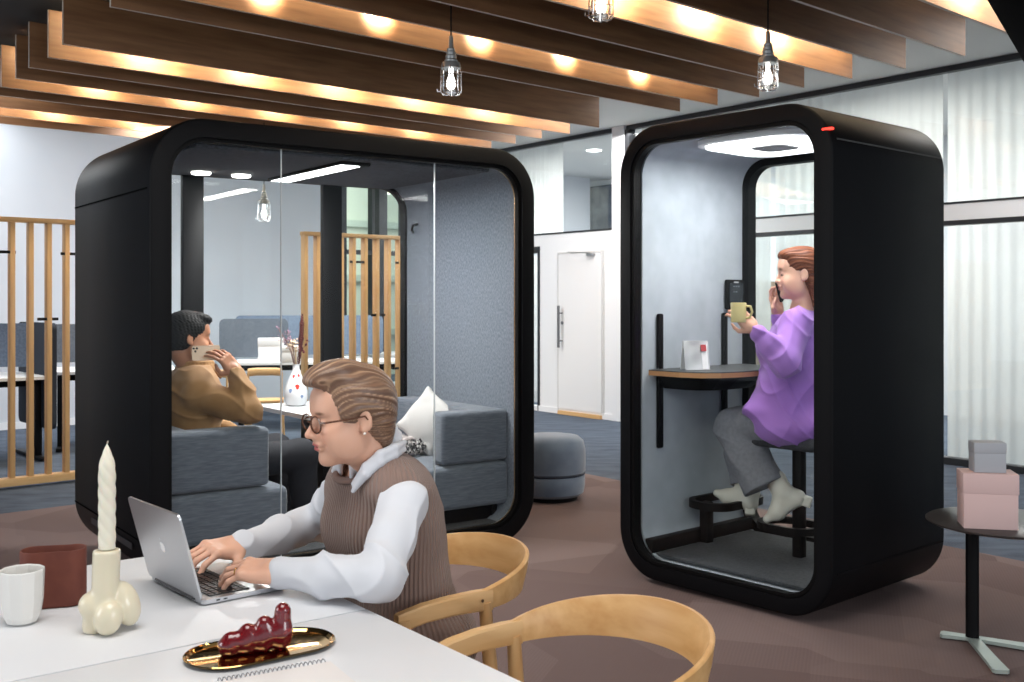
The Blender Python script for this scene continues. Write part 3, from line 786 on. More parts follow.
# dried stems
fl = empty('dried_flowers', tuple(vp+Vector((0, 0, .24))), 0, 'dried grasses and a dark red plume standing in the white porcelain vase', 'dried flowers')
rnd = random.Random(11); bm = bmesh.new()
q = SDF(); q.chain([(.012, 0, -.03), (.022, 0, .06), (.03, 0, .16), (.034, .0, .25), (.036, 0, .31)], [.003, .008, .014, .012, .004], k=.01)
new('red_plume', q.mesh(.003, 'plume', disp=lambda P, N: .0025*np.sin(P[:, 2]*420+P[:, 0]*300)), mat('dark red plume', srgb(84, 34, 28), .95), fl)
def bush(name, n, m, spread, h, bud, mb, dx=0):
    bm = bmesh.new(); b2 = bmesh.new()
    for i in range(n):
        a = rnd.uniform(0, 2*PI); s = rnd.uniform(.2, 1)*spread; hh = h*rnd.uniform(.7, 1.1)
        e = Vector((s*math.cos(a)+dx*hh/h, s*math.sin(a), hh))
        tube(bm, [(0, 0, -.05), (e.x*.35, e.y*.35, hh*.5), e], .0012, 5)
        for j in range(4):
            c = e+Vector((rnd.uniform(-.012, .012), rnd.uniform(-.012, .012), rnd.uniform(-.02, .012)))
            bmesh.ops.create_icosphere(b2, subdivisions=1, radius=bud*rnd.uniform(.6, 1.2), matrix=Matrix.Translation(c))
    st = new('stems', bm, m, fl, smooth=True); new(name, b2, mb, st, smooth=True)
bush('purple_buds', 16, mat('brown stem', srgb(120, 88, 80), .9), .05, .21, .004, mat('mauve bud', srgb(156, 120, 138), .9), -.075)
bush('pale_ears', 10, mat('straw stem', srgb(190, 165, 130), .9), .035, .15, .0065, mat('straw ear', srgb(216, 192, 164), .9), -.02)
bush('dark_buds', 5, mat('dark stem', srgb(90, 50, 44), .9), .02, .14, .007, mat('maroon bud', srgb(88, 26, 34), .8), .05)

# ================================================================ PHONE BOOTH
BW, BHH, BD = 1.212, 2.24, 1.0
BO = Vector((.545, 5.33, 0)); BZR = math.atan2(-.748, .664)
booth = empty('phone_booth', tuple(BO), BZR, 'tall black single phone booth with rounded corners and a glass front', 'phone booth')
BOM = Matrix.Translation(BO) @ Matrix.Rotation(BZR, 4, 'Z')
shell_of(booth, BW, BHH, BD, .235, .074, PZ, M['felt_light'], None, 0, .08)
ring_obj('front_frame', BW-.145, BHH-.145, .17, .02, .006, .05, BW/2, PZ+BHH/2, M['frame_black'], booth)
ring_obj('rear_frame', BW-.145, BHH-.145, .17, .05, BD-.075, BD-.006, BW/2, PZ+BHH/2, M['frame_black'], booth)
for y in (.03, BD-.03):
    bm = bmesh.new(); prism(bm, rrect(BW-.19, BHH-.19, .15, 12, BW/2, PZ+BHH/2), y-.004, y+.004); new('glass_door' if y < .1 else 'glass_pane', bm, M['glass'], booth)
Box('floor_mat', (BW/2, BD/2, PZ+.10), (BW-.30, BD-.2, .016), M['felt_dark'], booth, bev=.004)
Box('panel_joint', (BW-.003, BD/2+.01, 2.085), (.003, BD-.06, .006), mat('joint', srgb(70, 68, 66), .3), booth)
Box('panel_joint', (BW+.001, BD/2+.01, .235), (.003, BD-.06, .006), M['shell'], booth)
Box('status_light', (BW-.026, .008, 2.125), (.05, .02, .011), mat('red status light', srgb(230, 30, 20), .3, emit=((1, .05, .03, 1), 2.0)), booth, bev=.004)
Box('wall_skirting', (.128, .5, PZ+.135), (.05, .84, .08), M['frame_black'], booth, bev=.003)
q = [(x, y) for x, y in rrect(.62, .62, .16, 10, 0, 0)]
bm = bmesh.new(); prism(bm, [(BW/2+.05+x, .40+y) for x, y in q], 2.150, 2.175, 'z')
cl = new('ceiling_light', bm, M['white'], booth)
bm = bmesh.new(); prism(bm, [(BW/2+.05+x*.9, .40+y*.9) for x, y in q], 2.140, 2.150, 'z'); new('diffuser', bm, mat('booth light diffuser', (1, 1, 1, 1), .5, emit=((1, 1, 1, 1), 1.7)), cl)
bm = bmesh.new(); prism(bm, [(BW/2+.05+x*.3, .40+y*.3) for x, y in q], 2.136, 2.142, 'z'); new('vent_cover', bm, mat('grey vent cover', srgb(150, 152, 156), .5), cl)
light_in(BOM, (BW/2+.05, .40, 2.13), .5, .5, 12)
# rails on the left inner wall, desk, control panel
for b, z0, z1, x in ((.20, .64, 1.33, .098), (.74, .70, 1.33, .098)):
    Box('wall_rail', (x, b, (z0+z1)/2), (.022, .040, z1-z0), M['frame_black'], booth, bev=.009)
desk = []
bm = bmesh.new()
pts = [(.10, .10), (.24, .075)]
pts = [(.10, .11), (.30, .11), (.40, .14), (.47, .22), (.50, .36), (.50, .56), (.47, .70), (.40, .80), (.30, .86), (.10, .88)]
dk = empty('wall_desk', tuple(BOM @ Vector((0, 0, 1.03))), BZR, 'curved dark desk with a plywood edge fixed to the wall in the phone booth', 'desk')
prism(bm, pts, .012, .017, 'z'); new('desk_surface', bm, mat('dark linoleum', srgb(70, 72, 74), .5), dk)
bm = bmesh.new(); prism(bm, pts, -.012, .012, 'z'); new('plywood_edge', bm, mat('plywood edge', srgb(190, 138, 92), .5), dk)
p2 = [(a*.93+.005, .5+(b-.5)*.86) for a, b in pts]
bm = bmesh.new()
a_ = [bm.verts.new((p[0], p[1], -.012)) for p in p2]; b_ = [bm.verts.new((.10+(p[0]-.10)*.72, .5+(p[1]-.5)*.8, -.085)) for p in p2]
for k in range(len(p2)): bm.faces.new((a_[k], a_[(k+1) % len(p2)], b_[(k+1) % len(p2)], b_[k]))
bm.faces.new(a_); bm.faces.new(b_[::-1]); new('under_tray', bm, M['frame_black'], dk)
# silver and red folded card on the desk
cdm = BOM @ Vector((.27, .27, 1.0475))
crd = empty('desk_calendar', tuple(cdm), BZR+math.radians(58), 'silver grey card with a red patch standing on the booth desk', 'card')
Box('front_card', (0, -.014, .052), (.092, .003, .105), mat('silver print', srgb(176, 178, 182), .25, .2, noise=(14, srgb(226, 228, 230), 1)), crd, rot=(math.radians(-14), 0, 0))
Box('back_card', (0, .014, .052), (.092, .003, .105), M['white'], crd, rot=(math.radians(14), 0, 0))
Box('white_stripe', (.030, -.0165, .047), (.022, .002, .088), M['white'], crd, rot=(math.radians(-14), 0, 0))
Box('red_patch', (.026, -.0135, .078), (.020, .003, .024), mat('red print', srgb(178, 66, 70), .5), crd, rot=(math.radians(-14), 0, 0))
crd.scale = (1.4, 1.4, 1.42)
# control panel
cpn = Box('control_panel', (0, 0, 0), (.022, .16, .165), M['frame_black'], booth, bev=.010)
cpn.location = (.105, .82, 1.43)
Box('screen', (.0125, 0, .0), (.002, .12, .125), mat('panel screen', srgb(34, 38, 44), .15), cpn)
for k in range(5):
    Box('button', (.0135, -.022+.022*(k % 3), .045-.03*(k//3)), (.001, .008, .006), mat('pale icon', srgb(150, 156, 160), .5), cpn)
Box('status_bar', (.0125, 0, .068), (.002, .04, .008), mat('panel light', srgb(190, 192, 196), .5), cpn)
# bar stool and footrest loops
st = empty('bar_stool', tuple(BOM @ Vector((.675, .577, .12))), BZR, 'black bar stool with a tall post inside the phone booth, under the woman in purple', 'bar stool')
Box('post', (0, 0, .27), (.055, .055, .56), M['frame_black'], st, bev=.012)
q = SDF(); q.box((-.0, 0, .585), (.19, .17, .032), rnd=.03, k=0); q.ell((0, 0, .60), (.17, .15, .03), k=.02)
new('seat', q.mesh(.007, 'seat', smooth=2), M['felt_dark'], st)
def loop_ring(name, pts, z, t, hgt, m, parent):
    bm = bmesh.new(); n = len(pts); lo = []
    c = Vector((sum(p[0] for p in pts)/n, sum(p[1] for p in pts)/n))
    for dr, z_ in ((0, z), (0, z+hgt), (t, z+hgt), (t, z)):
        L_ = []
        for p in pts:
            v = Vector(p)-c; v = v*(1-dr/v.length); L_.append(bm.verts.new((c.x+v.x, c.y+v.y, z_)))
        lo.append(L_)
    for a, b in zip(lo, lo[1:]+lo[:1]):
        for k in range(n): bm.faces.new((a[k], a[(k+1) % n], b[(k+1) % n], b[k]))
    return new(name, bm, m, parent, smooth=True)
loop_ring('footrest_ring', rrect(.34, .26, .12, 10, -.06, .02), .13, .028, .035, M['frame_black'], st)
fs = empty('footrest', tuple(BOM @ Vector((.20, .59, .12))), BZR, 'black looped footrest on a short square post by the booth wall', 'footrest')
loop_ring('ring', rrect(.26, .44, .11, 10, .03, -.01), .20, .03, .04, M['frame_black'], fs)
Box('post', (-.03, -.1, .11), (.055, .055, .22), M['frame_black'], fs, bev=.008)

# ================================================================ SLATTED SCREEN
S0 = at(0, 489, F*CAMH/189); S0.z = 0
def ks(px):
    k = (px-512)/F; return (k*S0.y-S0.x)/(U.x-k*U.y)
sl = empty('slatted_screen', tuple(S0), BRZ, 'open oak slatted screen with black pegs at the left border', 'room divider')
def screen_at(root, x0, x1, xs):
    Box('top_rail', ((x0+x1)/2, 0, 2.0), (x1-x0, .085, .035), M['oak'], root, bev=.003)
    Box('bottom_rail', ((x0+x1)/2, 0, .045), (x1-x0, .085, .06), M['oak'], root, bev=.003)
    first = None
    for x in xs:
        if first is None: first = o = Box('slat', (0, 0, 0), (.036, .07, 1.91), M['oak_z'], root, bev=.003)
        else: o = first.copy(); sc.collection.objects.link(o)
        o.location = (x, 0, 1.03)
xs = [ks(p) for p in (11.5, 29.5, 47.5, 66)]
st_ = (xs[-1]-xs[0])/3
screen_at(sl, xs[0]-st_*8-.03, xs[0]+st_*5+.03, [xs[0]+st_*k for k in range(-8, 6)])
sr = empty('slatted_screen', tuple(S0), BRZ, 'open oak slatted screen with black pegs, seen through the right half of the large pod', 'room divider')
ys = [ks(p) for p in (304.5, 316.8, 328.8, 340.5, 352.5, 364.3, 376, 387.5, 398.5)]
screen_at(sr, ys[0]-.025, ks(407), ys)
for px, py, wd in ((4, 252, 26), (47, 319, 17), (70, 254, 12), (356, 262, 14), (401, 263, 14), (377, 315, 14), (398, 368, 14)):
    xx = ks(px); p = S0+U*xx; zz = CAMH-(py-300)/F*p.y
    Box('peg', (xx, -.02, zz), (st_*1.15, .022, .022), M['black'], sl if px < 200 else sr, bev=.003)

# ================================================================ WORKSTATIONS BEHIND
def desk_at(p, rz, L, D_, label, group='workstations behind the screen', h=.74):
    r = empty('office_desk', (p.x, p.y, 0), rz, label, 'desk', group)
    Box('desk_top', (0, 0, h-.012), (L, D_, .024), M['laminate'], r, bev=.003)
    Box('edge_strip', (0, -D_/2-.002, h-.014), (L, .004, .026), M['white'], r)
    for sx in (-1, 1):
        Box('leg', (sx*(L/2-.08), -.18, h/2), (.06, .05, h-.04), M['black'], r, bev=.004)
        Box('foot', (sx*(L/2-.08), 0, .02), (.07, D_*.9, .03), M['black'], r, bev=.004)
    Box('crossbar', (0, -.1, h-.07), (L-.2, .04, .06), M['black'], r, bev=.003)
    return r
def divider(p, rz, L, z0, z1, label, m, th=.05):
    bm = bmesh.new(); prism(bm, rrect(L, z1-z0, .06, 6, 0, (z1-z0)/2), -th/2, th/2)
    o = new('desk_divider', bm, m, smooth=False); o.location = (p.x, p.y, z0); o.rotation_euler = (0, 0, rz)
    tag(o, label, 'desk divider', 'fabric dividers on the desks'); return o
M['div'] = mat('blue grey divider fabric', srgb(104, 118, 138), .95, noise=(50, srgb(120, 134, 154)))
M['div_dark'] = mat('grey divider fabric', srgb(84, 90, 100), .95, noise=(50, srgb(98, 104, 114)))
M['div_navy'] = mat('dark divider edge', srgb(44, 50, 62), .95)
p = at(292, 360, 11.3); desk_at(Vector((p.x+.35, p.y+.25, 0)), BRZ*.25, 2.0, .75, 'white desk behind the large pod, with white boxes on it')
p = at(254, 360, 11.75); divider(p, BRZ*.25, .75, .76, 1.19, 'charcoal grey divider behind the stack of white boxes', M['div_dark'])
p = at(310, 360, 12.3); divider(p, BRZ*.25, 1.7, .76, 1.22, 'long blue-grey divider behind the white boxes and dried flowers', M['div'])
# white boxes
def lidbox(name, loc, rz, s, lid, m, label, group=None, cat='box', lh=.35):
    r = empty(name, tuple(loc), rz, label, cat, group)
    Box('body', (0, 0, (s[2]-lid)/2), (s[0]*.97, s[1]*.97, s[2]-lid), m, r, bev=.002)
    Box('lid', (0, 0, s[2]-lid/2-.0005), (s[0], s[1], lid), m, r, bev=.003)
    return r
M['box_white'] = mat('white box', srgb(232, 228, 226), .6)
p = at(271, 354, 11.3); lidbox('storage_box', (p.x, p.y, .741), .2, (.27, .22, .25), .08, M['box_white'], 'tallest white box on the desk behind the pod', 'white boxes on the desk')
p = at(289, 355, 11.2); lidbox('storage_box', (p.x+.02, p.y, .741), .2, (.21, .2, .17), .06, M['box_white'], 'lower white box beside the taller one on the desk behind the pod', 'white boxes on the desk')
# left workstations
p = at(-14, 380, 9.0); desk_at(Vector((p.x-.1, p.y+.1, 0)), BRZ, 1.0, .8, 'white desk at the left border behind the oak screen')
p = at(0, 350, 9.2); divider(Vector((p.x-.15, p.y+.2, 0)), BRZ*.4, .9, .80, 1.19, 'light blue-grey divider at the left border behind the oak screen', M['div'])
p = at(37, 350, 9.4); divider(Vector((p.x, p.y, 0)), BRZ+PI/2, .9, .28, 1.20, 'dark navy end panel between two desks behind the oak screen', M['div_navy'])
p = at(78, 371, 9.9); desk_at(Vector((p.x+.25, p.y+.25, 0)), BRZ*.5, 1.1, .8, 'white desk between the oak screen and the left side of the large pod')
p = at(70, 350, 10.4); divider(Vector((p.x, p.y+.1, 0)), BRZ*.5, 1.1, .78, 1.16, 'dark grey divider on the desk beside the left side of the large pod', M['div_dark'])
# more desks right behind the screen, seen between slats
p = at(385, 352, 13.0); desk_at(Vector((p.x, p.y, 0)), BRZ, 1.6, .7, 'white desk beneath the rear window, seen between the slats')

# wooden chair under the far desk (seen past the man's elbow)
def simple_chair(loc, rz, label):
    r = empty('wooden_chair', loc, rz, label, 'chair', 'plain wooden chairs at the far desk'); r.scale = (.8, .8, .88)
    Box('seat', (0, 0, .45), (.42, .42, .03), M['oak'], r, bev=.01)
    bm = bmesh.new(); tube(bm, [(-.2, .17, .78), (-.1, .21, .79), (.1, .21, .79), (.2, .17, .78)], .022, 10, flat=2.0); new('backrest', bm, M['oak'], r, smooth=True)
    for sx in (-1, 1):
        Tube('leg', [(sx*.2, .18, .78), (sx*.2, .2, 0)], [.014, .012], M['oak'], r, 10)
        Tube('leg', [(sx*.19, -.18, .45), (sx*.21, -.21, 0)], [.015, .011], M['oak'], r, 10)
    return r
p = at(222, 380, 10.3); simple_chair((p.x, p.y, 0), 2.8, 'wooden chair at the far desk, just beyond the man\'s raised hand')
p = at(266, 380, 10.5); simple_chair((p.x, p.y, 0), 3.3, 'wooden chair at the far desk, below the white boxes')

# ================================================================ POUF
pf = empty('pouf', (.27, 7.42, 0), .3, 'round blue-grey upholstered pouf on the carpet between pod and phone booth', 'pouf')
M['pouf'] = mat('blue grey velvet', srgb(110, 128, 154), .9, sheen=.6, noise=(8, srgb(124, 142, 166)))
def sup(n, e=2.6):
    return n
bm = bmesh.new(); lathe(bm, [(0, .03), (.21, .03), (.235, .05), (.245, .10), (.245, .165), (.238, .178), (0, .178)], 48); new('base', bm, M['pouf'], pf, smooth=True)
bm = bmesh.new(); lathe(bm, [(0, .180), (.235, .182), (.247, .195), (.250, .26), (.248, .35), (.235, .41), (.20, .44), (.12, .452), (0, .455)], 48); new('cushion', bm, M['pouf'], pf, smooth=True)
bm = bmesh.new(); tube(bm, [(.241*math.cos(2*PI*k/48), .241*math.sin(2*PI*k/48), .179) for k in range(49)], .0035, 6, cap=False); new('piping', bm, M['div_navy'], pf, smooth=True)
Lathe('foot_ring', [(0, 0), (.19, 0), (.19, .03), (0, .03)], M['black'], pf, 32)

# ================================================================ ROUND SIDE TABLE WITH BOXES
tp = Vector((1.885, 4.30, 0))
sd_ = empty('side_table', tuple(tp), 0, 'round dark side table with a pale three-pronged foot at the right border', 'side table')
M['sidetop'] = mat('dark lacquered top', srgb(62, 58, 58), .32)
Lathe('table_top', [(0, .486), (.29, .486), (.302, .492), (.304, .497), (.30, .50), (0, .50)], M['sidetop'], sd_, 64, (.125, -.02, 0))
Tube('column', [(0, 0, .02), (0, 0, .49)], .026, M['black'], sd_, 24)
fe = onh(972, 640, .01)
for px, py in ((943, 635), (1001, 672), (1030, 648)):
    e = onh(px, py, .012); v = Vector((e.x-tp.x, e.y-tp.y, 0)); L_ = v.length; an = math.atan2(v.y, v.x)
    bm = bmesh.new(); prism(bm, [(0, -.022), (L_*.75, -.026), (L_, -.03), (L_+.01, -.02), (L_+.01, .02), (L_, .03), (L_*.75, .026), (0, .022)], .008, .022, 'z')
    f_ = new('foot', bm, mat('pale metal foot', srgb(176, 188, 182), .35, .3), sd_); f_.rotation_euler = (0, 0, an)
M['pink'] = mat('pale pink card', srgb(222, 190, 186), .7); M['greybox'] = mat('pale grey card', srgb(176, 178, 184), .7)
pb = onh(991, 526, .5); lidbox('gift_box', (pb.x-.015, pb.y, .5005), -.22, (.205, .14, .218), .08, M['pink'], 'large pale pink lidded box on the round side table', 'lidded boxes on the side table')
lidbox('gift_box', (pb.x-.015, pb.y, .719), -.16, (.122, .09, .118), .042, M['greybox'], 'small pale grey lidded box on top of the pink box', 'lidded boxes on the side table')
# ================================================================ WHITE TABLES IN FRONT
TU = Vector((.793, .609, 0)).normalized(); TN = Vector((-TU.y, TU.x, 0)); TRZ = math.atan2(TU.y, TU.x)
T0 = Vector((-.311, 2.245, 0)); TH = .74
M['tabletop'] = mat('matt white table top', srgb(222, 223, 226), .5)
def table(y0, y1, label):
    r = empty('work_table', tuple(T0), TRZ, label, 'table', 'white work tables pushed together')
    L = 1.7
    Box('table_top', (-L/2, (y0+y1)/2, TH-.0125), (L, y1-y0, .025), M['tabletop'], r, bev=.0025)
    for x in (-.12, -L+.12):
        for y in (y0+.07, y1-.07):
            Box('leg', (x, y, (TH-.025)/2), (.05, .05, TH-.025), M['white'], r, bev=.004)
    Box('apron', (-L/2, (y0+y1)/2, TH-.055), (L-.2, y1-y0-.16, .06), M['white'], r, bev=.003)
table(.003, .749, 'white table carrying the laptop, cups and twisted candle')
table(-.80, -.003, 'nearest white table, carrying the gold tray and notebook')

# ---- cups and vessels
p = onh(22, 623, TH)
cup = Lathe('cup', [(0, .0), (.022, .0), (.030, .004), (.036, .016), (.041, .045), (.0435, .108), (.0425, .110), (.041, .108), (.0385, .05), (.032, .018), (0, .012)], mat('white faceted porcelain', srgb(226, 224, 220), .45), seg=11, ang=15)
cup.location = p+Vector((0, 0, .0005)); tag(cup, 'small white faceted cup at the left border of the table', 'cup')
p = onh(53.5, 604.5, TH)
pot = SDF(); pot.box((0, 0, .056), (.072, .036, .056), rnd=.034, k=0); 
bm = bmesh.new()
prof = [(0, 0), (.90, 0), (.97, .004), (1., .02), (1.0, .108), (.99, .112), (.95, .112), (.93, .108), (.92, .02), (0, .014)]
rings = []
base = rrect(.138, .074, .034, 10)
for s, z in prof:
    if s == 0: rings.append([bm.verts.new((0, 0, z))])
    else:
        notch = .006
        rings.append([bm.verts.new((x*s if s > .95 else x-math.copysign(.004, x)*(1-s)*14 if abs(x) > .004 else x, y*s if s > .95 else y-math.copysign(.004, y)*(1-s)*14 if abs(y) > .004 else y, z-(notch*math.exp(-((x-.01)/.02)**2) if z > .1 and y > 0 else 0))) for x, y in base])
for a, b in zip(rings[:-1], rings[1:]):
    n = max(len(a), len(b))
    for k in range(n):
        k2 = (k+1) % n
        if len(a) == 1: bm.faces.new((a[0], b[k], b[k2]))
        elif len(b) == 1: bm.faces.new((a[k], a[k2], b[0]))
        else: bm.faces.new((a[k], a[k2], b[k2], b[k]))
pot = new('planter', bm, mat('terracotta clay', srgb(112, 58, 44), .75, noise=(30, srgb(104, 52, 40))), smooth=True)
pot.location = p+Vector((0, 0, .0005)); pot.scale = (.97, 1, 1.08); pot.rotation_euler = (0, 0, TRZ-.35); tag(pot, 'oval terracotta vessel behind the white cup', 'vessel')

# ---- cream candle holder of merged lumps, with twisted candle
p = onh(107, 632, TH)
ho = SDF()
ho.cone((-.004, 0, .06), (0, 0, .178), .026, .0265, k=.0)
ho.box((0, 0, .184), (.04, .04, .02), rnd=0, k=.004, sub=True)
ho.ell((.030, .018, .052), (.027, .030, .046), Matrix.Rotation(math.radians(-18), 3, 'Y'), k=.008)
ho.ell((.011, -.022, .034), (.027, .025, .034), Matrix.Rotation(math.radians(12), 3, 'Y'), k=.006)
ho.ell((-.027, -.006, .056), (.026, .027, .026), None, k=.008)
ho.cone((-.026, .0, .012), (-.024, 0, .04), .022, .022, k=.01)
ho.ell((.0, .02, .05), (.035, .03, .045), None, k=.01)
ho.box((0, 0, -.03), (.1, .1, .0305), rnd=0, k=.002, sub=True)
ho = new('candle_holder', ho.mesh(.0028, 'holder', smooth=2), mat('cream glazed ceramic', srgb(222, 212, 186), .28, coat=.4, sss=.1))
ho.location = p; tag(ho, 'cream ceramic candle holder made of rounded lumps', 'candle holder')
bm = bmesh.new(); rg = []
H_ = .208; nz = 90; ns = 40
for j in range(nz+1):
    t = j/nz; z = .166+H_*t
    R_ = .0158 if t < .72 else .0152*max(0, 1-((t-.72)/.28)**1.9)+.0006+.00*t
    rg.append([bm.verts.new(((R_*(1+.13*abs(math.cos(2*(2*PI*k/ns)+t*22))-.06))*math.cos(2*PI*k/ns), (R_*(1+.13*abs(math.cos(2*(2*PI*k/ns)+t*22))-.06))*math.sin(2*PI*k/ns), z)) for k in range(ns)])
for a, b in zip(rg[:-1], rg[1:]):
    for k in range(ns): bm.faces.new((a[k], a[(k+1) % ns], b[(k+1) % ns], b[k]))
bm.faces.new(rg[-1]); bm.faces.new(rg[0][::-1])
ca = new('candle', bm, mat('ivory wax', srgb(232, 226, 208), .45, sss=.3), smooth=True, ang=70)
ca.location = p; tag(ca, 'tall twisted ivory candle in the cream holder', 'candle')
tube_ = bmesh.new(); tube(tube_, [(0, 0, .166+H_-.002), (.002, 0, .166+H_+.006)], .0012, 6); new('wick', tube_, mat('wick', srgb(200, 190, 170), .8), ca, smooth=True)

# ---- laptop
h0 = Vector((-.850, 2.473, TH)); h1 = Vector((-.6665, 2.261, TH)); hc = (h0+h1)/2
hx_ = (h1-h0).normalized(); LRZ = math.atan2(hx_.y, hx_.x)     # local x along hinge towards camera, local y towards the user
lap = empty('laptop', (hc.x, hc.y, TH+.0005), LRZ, 'open silver laptop, its lid turned to the camera', 'laptop')
LW, LD = .285, .20
bm = bmesh.new(); prism(bm, rrect(LW, LD, .012, 6, 0, LD/2), .003, .0125, 'z')
bmesh.ops.recalc_face_normals(bm, faces=bm.faces[:])
base = new('base', bm, M['alu'], lap)
Box('keyboard_well', (0, LD*.36, .0128), (LW*.86, LD*.46, .0006), mat('dark key well', srgb(30, 30, 32), .5), base)
kb_ = bmesh.new()
for r_ in range(6):
    for c_ in range(14):
        if r_ == 5 and 3 < c_ < 9: continue
        box(kb_, (-LW*.40+c_*LW*.8/13, LD*.155+r_*LD*.082, .0138), (.0145, .0128, .0014))
box(kb_, (-LW*.40+6*LW*.8/13, LD*.155+5*LD*.082, .0138), (.085, .0128, .0014))
new('keys', kb_, mat('black keys', srgb(34, 34, 36), .45), base)
Box('trackpad', (0, LD*.79, .0127), (.10, .062, .0006), mat('trackpad', srgb(176, 178, 182), .3, .6), base)
for x in (-.12, .12): Lathe('rubber_foot', [(0, 0), (.006, 0), (.006, .003), (0, .003)], M['black'], base, 12, (x, .02, 0)); Lathe('rubber_foot', [(0, 0), (.006, 0), (.006, .003), (0, .003)], M['black'], base, 12, (x, LD-.02, 0))
for y in (.035, .052): Box('port', (LW/2, y, .0078), (.0006, .009, .003), M['black'], base)
lid = bpy.data.objects.new('lid', None); bpy.data.objects.remove(lid)
bm = bmesh.new(); prism(bm, rrect(LW, .198, .012, 6, 0, .099), -.0025, .0025)
lid = new('lid', bm, M['alu'], lap); lid.location = (0, -.002, .0125); lid.rotation_euler = (math.radians(15), 0, 0)
Box('screen', (0, .0028, .099), (LW-.012, .0006, .184), mat('laptop screen', srgb(20, 22, 26), .1, emit=((.6, .7, .8, 1), .35)), lid)
# bitten-fruit emblem in the middle of the lid
em = bmesh.new(); n = 40; pts = []
for k in range(n):
    a = 2*PI*k/n; r_ = .0125*(1+.06*math.cos(2*a))*(1-.16*math.exp(-((a-PI/2)/.28)**2)-.07*math.exp(-((a-3*PI/2)/.3)**2))
    x, z = r_*math.cos(a), r_*1.05*math.sin(a)
    d_ = math.hypot(x-.0155, z-.002)
    if d_ < .0068:
        v = Vector((x-.0155, z-.002)).normalized()*.0068; x, z = .0155+v.x, .002+v.y
    pts.append((-x, z+.099))
prism(em, pts, -.0031, -.0024)
prism(em, [(0, .1150), (-.004, .1165), (-.006, .1210), (-.002, .1195)], -.0031, -.0024)
new('emblem', em, mat('polished emblem', srgb(238, 240, 244), .08, 1.), lid)
Tube('hinge', [(-LW*.36, -.002, .0105), (LW*.36, -.002, .0105)], .0045, mat('hinge', srgb(60, 60, 62), .4), lap, 12)

# ---- gold tray with dark red glass piece
pc = onh(261, 651, TH)
bm = bmesh.new(); rings = []
for s, z in ((0, .0015), (.90, .0015), (.93, .0022), (.97, .0068), (1.0, .0088), (1.012, .0078), (.99, .005), (.92, .0), (0, 0)):
    if s == 0: rings.append([bm.verts.new((0, 0, z))]); continue
    w_, d_ = .285/2, .155/2; ins = (1-s)*d_*1.6
    rings.append([bm.verts.new((x, y, z)) for x, y in rrect(.285-2*ins, .155-2*ins, .076-ins if .076-ins > .01 else .01, 14)])
for a, b in zip(rings[:-1], rings[1:]):
    n = max(len(a), len(b))
    for k in range(n):
        k2 = (k+1) % n
        if len(a) == 1: bm.faces.new((a[0], b[k], b[k2]))
        elif len(b) == 1: bm.faces.new((a[k], a[k2], b[0]))
        else: bm.faces.new((a[k], a[k2], b[k2], b[k]))
tray = new('tray', bm, mat('polished gold metal', srgb(214, 176, 112), .07, 1.0), smooth=True, ang=14)
tray.location = pc+Vector((0, 0, .0005)); tray.rotation_euler = (0, 0, TRZ-.03); tag(tray, 'oval polished gold tray under the dark red glass piece', 'tray')
gl = SDF(); hs = [.040, .053, .064, .086]
for i, h_ in enumerate(hs):
    x = -.052+i*.031+(.003 if i == 3 else 0)
    gl.cone((x, 0, .016), (x+.004, 0, h_-.016), .0195, .0165 if i < 3 else .0155, k=.005)
gl.cone((-.048, 0, .016), (.044, 0, .030), .017, .020, k=.012)
gl.cone((-.045, 0, .020), (.046, 0, .036), .0165, .018, k=.006)
gl.box((0, 0, -.03), (.2, .1, .03), rnd=0, k=.002, sub=True)
M['ruby'] = mat('dark ruby glass', srgb(128, 24, 34), .08, trans=.35, coat=.8)
gl = new('glass_ornament', gl.mesh(.0026, 'ruby', smooth=3), M['ruby'])
gl.location = pc+Vector((-.006, -.006, .0025)); gl.rotation_euler = (0, 0, .38)
tag(gl, 'dark red glass ornament with four rising rounded ridges, lying on the gold tray', 'ornament')

# ---- spiral notebook
c = onh(330, 661, TH+.006)
nb = empty('notebook', (c.x, c.y, TH+.0005), TRZ-.12, 'white spiral notebook lying open at the front edge of the picture', 'notebook')
Box('cover', (-.105, -.105, .002), (.21, .20, .003), mat('notebook cover', srgb(200, 198, 196), .6), nb, bev=.001)
Box('pages', (-.105, -.1055, .006), (.205, .195, .005), mat('cream paper', srgb(226, 221, 219), .7), nb, bev=.001)
bm = bmesh.new(); pts = []
for k in range(24*12+1):
    a = 2*PI*k/12; pts.append((-.202+.194*k/(24*12), -.004+.006*math.cos(a), .0068+.006*math.sin(a)))
tube(bm, pts, .0011, 5); new('coil', bm, mat('grey coated wire', srgb(150, 150, 154), .35), nb, smooth=True)

